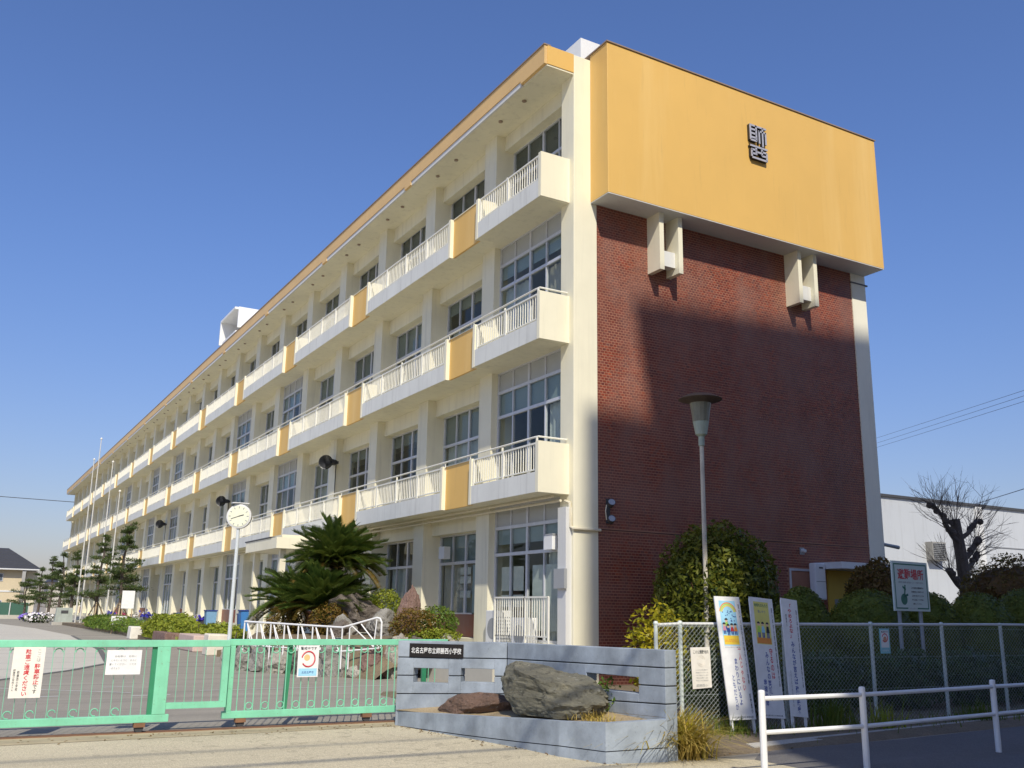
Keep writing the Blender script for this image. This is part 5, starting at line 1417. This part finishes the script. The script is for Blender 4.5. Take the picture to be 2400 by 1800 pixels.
def pine(loc, h, label, seed, layers=9, spread=1.3, stakes=False):
    rr = random.Random(seed*13+1)
    t = thing('pine_tree', label, 'tree', loc, 0, 'pruned pines along the facade')
    m = MB(); tr = []
    for i in range(7): tr.append(Vector((.16*math.sin(i*1.1+seed)*i/6, .16*math.cos(i*1.7+seed)*i/6, h*i/6*.97)))
    m.tube(tr, [.17*(1-.13*i) for i in range(7)], 9)
    P = []
    for k in range(layers*3):
        f_ = rr.random()**.9; z = h*(.24+.70*f_); i = min(5, int(z/h*6)); c = tr[i].lerp(tr[i+1], z/h*6-i) if i < 6 else tr[6]
        a = k*2.4+rr.uniform(-.5,.5); l = spread*(1-.68*f_)*rr.uniform(.45,1.15); rise = rr.uniform(-.12,.22)
        e = c+Vector((math.cos(a)*l, math.sin(a)*l, rise*l)); md = c.lerp(e,.5)+Vector((rr.gauss(0,.05),rr.gauss(0,.05),-.05*l))
        m.tube([c, md, e], [.036,.026,.012], 5)
        for j in range(3):
            q = c.lerp(e, .42+.3*j); P.append((q.x+rr.gauss(0,.06),q.y+rr.gauss(0,.06),q.z+.04,rr.uniform(.22,.36)*(1-.25*f_)))
    for j in range(5): P.append((tr[6].x+rr.gauss(0,.12),tr[6].y+rr.gauss(0,.12),h*rr.uniform(.93,1.0),.20))
    m.build('trunk', MT['bark'], t)
    per = 55; cen = np.array(P); idx = np.repeat(np.arange(len(P)), per)
    off_ = RNG.normal(size=(len(idx),3))*np.array([1,1,.42])*cen[idx,3:4]*.62
    pos = cen[idx,:3]+off_
    d = unit(unit(off_+1e-6)*.6+rnd(len(idx))*.7+np.array([0,0,.5])); b = unit(np.cross(d, rnd(len(idx))))
    s = .11*(.7+.6*RNG.random((len(idx),1)))
    quads('crown', pos, d*s, b*s*.24, L_pine, t)
    if stakes:
        m = MB()
        for a in (0.3,2.4,4.5): m.tube([(math.cos(a)*1.0,math.sin(a)*1.0,0),(0.05*math.cos(a),.05*math.sin(a),1.75)], .05, 6)
        m.build('stake', MT['wood'], t)
pine((-2.3,49.8,.2), 7.0, 'right hand pruned pine, held by wooden stakes beside white notice board', 1, 10, 1.5, True)
pine((-2.3,61.3,.2), 6.7, 'pruned pine left of the right hand one, with wooden tripod stakes', 2, 9, 1.7, True)
pine((-2.4,77.0,.2), 6.3, 'thin brown pine right behind the stone monument', 3, 8, 1.2)
pine((-2.6,86.0,.1), 6.6, 'dark pine just left of the flagpoles', 4, 8, 2.0)
pine((-2.9,93.0,.1), 6.5, 'bushy pine near the left end of the school', 5, 8, 2.2)
pine((-3.3,101.0,.1), 5.6, 'low pine in front of the beige house', 6, 7, 2.3)
pine((-4.2,108.0,.1), 4.5, 'leftmost small pine in front of the beige house fence', 7, 6, 2.2)
# mound of red and white bedding near the monument
for i, (x, y, r, z, lb) in enumerate(((-4.3,84,1.3,.9,'white flowering bed left of the stone monument'),(-4.5,90,1.2,.8,'purple and white flower bed at far left of the planted strip'))):
    t = thing('flower_bed', lb, 'flower bed', (x,y,0))
    crown('leaves', 500, (0,0,.4,r,r*.8,z*.5,.0), .11, L_dark, t, .5, .6, .3, .2, i+90)
    crown('flowers', 260, (0,0,.5,r*1.02,r*.82,z*.55,.2), .10, plain('bed_flower_%d' % i, ((.75,.72,.70),(.22,.14,.55))[i], .7), t, .6, .9, .8, .2, i+95)['kind'] = 'stuff'

# ------------------------------------------------------------------ pollarded bare tree before the hall
t = thing('bare_tree', 'bare pollarded tree with knobbly stubs and fine twigs before the white hall', 'tree', (18.3,3.0,0))
rr = random.Random(12)
m = MB(); m.tube([(0.05,0,0),(0,0,1.5),(-.02,0,2.6),(-.1,0,3.8),(-.28,0,5.05)], [.27,.24,.215,.20,.17], 12)
m.build('trunk', MT['bark'], t)
st = [(2.55,-1,.9,.75,.11),(3.2,1,1.0,.75,.10),(2.75,1,.55,.25,.08),(3.6,1,.85,.85,.11),(4.2,-1,1.05,.65,.10),(4.35,1,.75,.7,.09),(4.75,-1,1.15,.75,.09)]
tw = MB()
def twig(p, d, l, r, depth):
    q = p+d*l*.5+Vector((rr.gauss(0,.04),rr.gauss(0,.04),rr.gauss(0,.04)))*l; e = p+d*l+Vector((0,0,.06*l))
    tw.tube([p,q,e], [r,r*.7,r*.3], 4, caps=False)
    if depth > 0:
        for _ in range(2):
            s = p.lerp(e, rr.uniform(.25,.8)); dd = (d+Vector((rr.gauss(0,.45),rr.gauss(0,.45),rr.gauss(.1,.35)))).normalized()
            twig(s, dd, l*rr.uniform(.45,.7), r*.6, depth-1)
bb = MB()
for (z, sx, dx, dz, r) in st:
    x0 = -.02-.05*max(0,z-2.6)
    for side, yy in ((0,rr.uniform(-.25,.25)),):
        a = Vector((x0,0,z)); e = a+Vector((sx*dx, yy, dz)); mid = a.lerp(e,.5)+Vector((0,0,-.10))
        bb.tube([a,mid,e], [r,r*.85,r*.9], 8)
        for k in range(3):
            c = a.lerp(e,.55+.22*k)+Vector((rr.gauss(0,.05),rr.gauss(0,.05),rr.gauss(0,.05)))
            bb.lathe([(0,-.12),(.09,-.08),(.12,.0),(.08,.09),(0,.12)], c, 7)
        for k in range(15):
            d = Vector((sx*rr.uniform(.1,1), rr.gauss(0,.45), rr.uniform(.25,1.2))).normalized()
            twig(a.lerp(e, rr.uniform(.5,1.0)), d, rr.uniform(.6,1.35), .012, 2)
for k in range(14): twig(Vector((-.27,0,4.9)), Vector((rr.gauss(0,.5),rr.gauss(0,.4),1)).normalized(), rr.uniform(.8,1.5), .011, 2)
bb.build('branch', MT['bark'], t); tw.build('twigs', plain('twig_brown', (.13,.10,.085), .8), t)
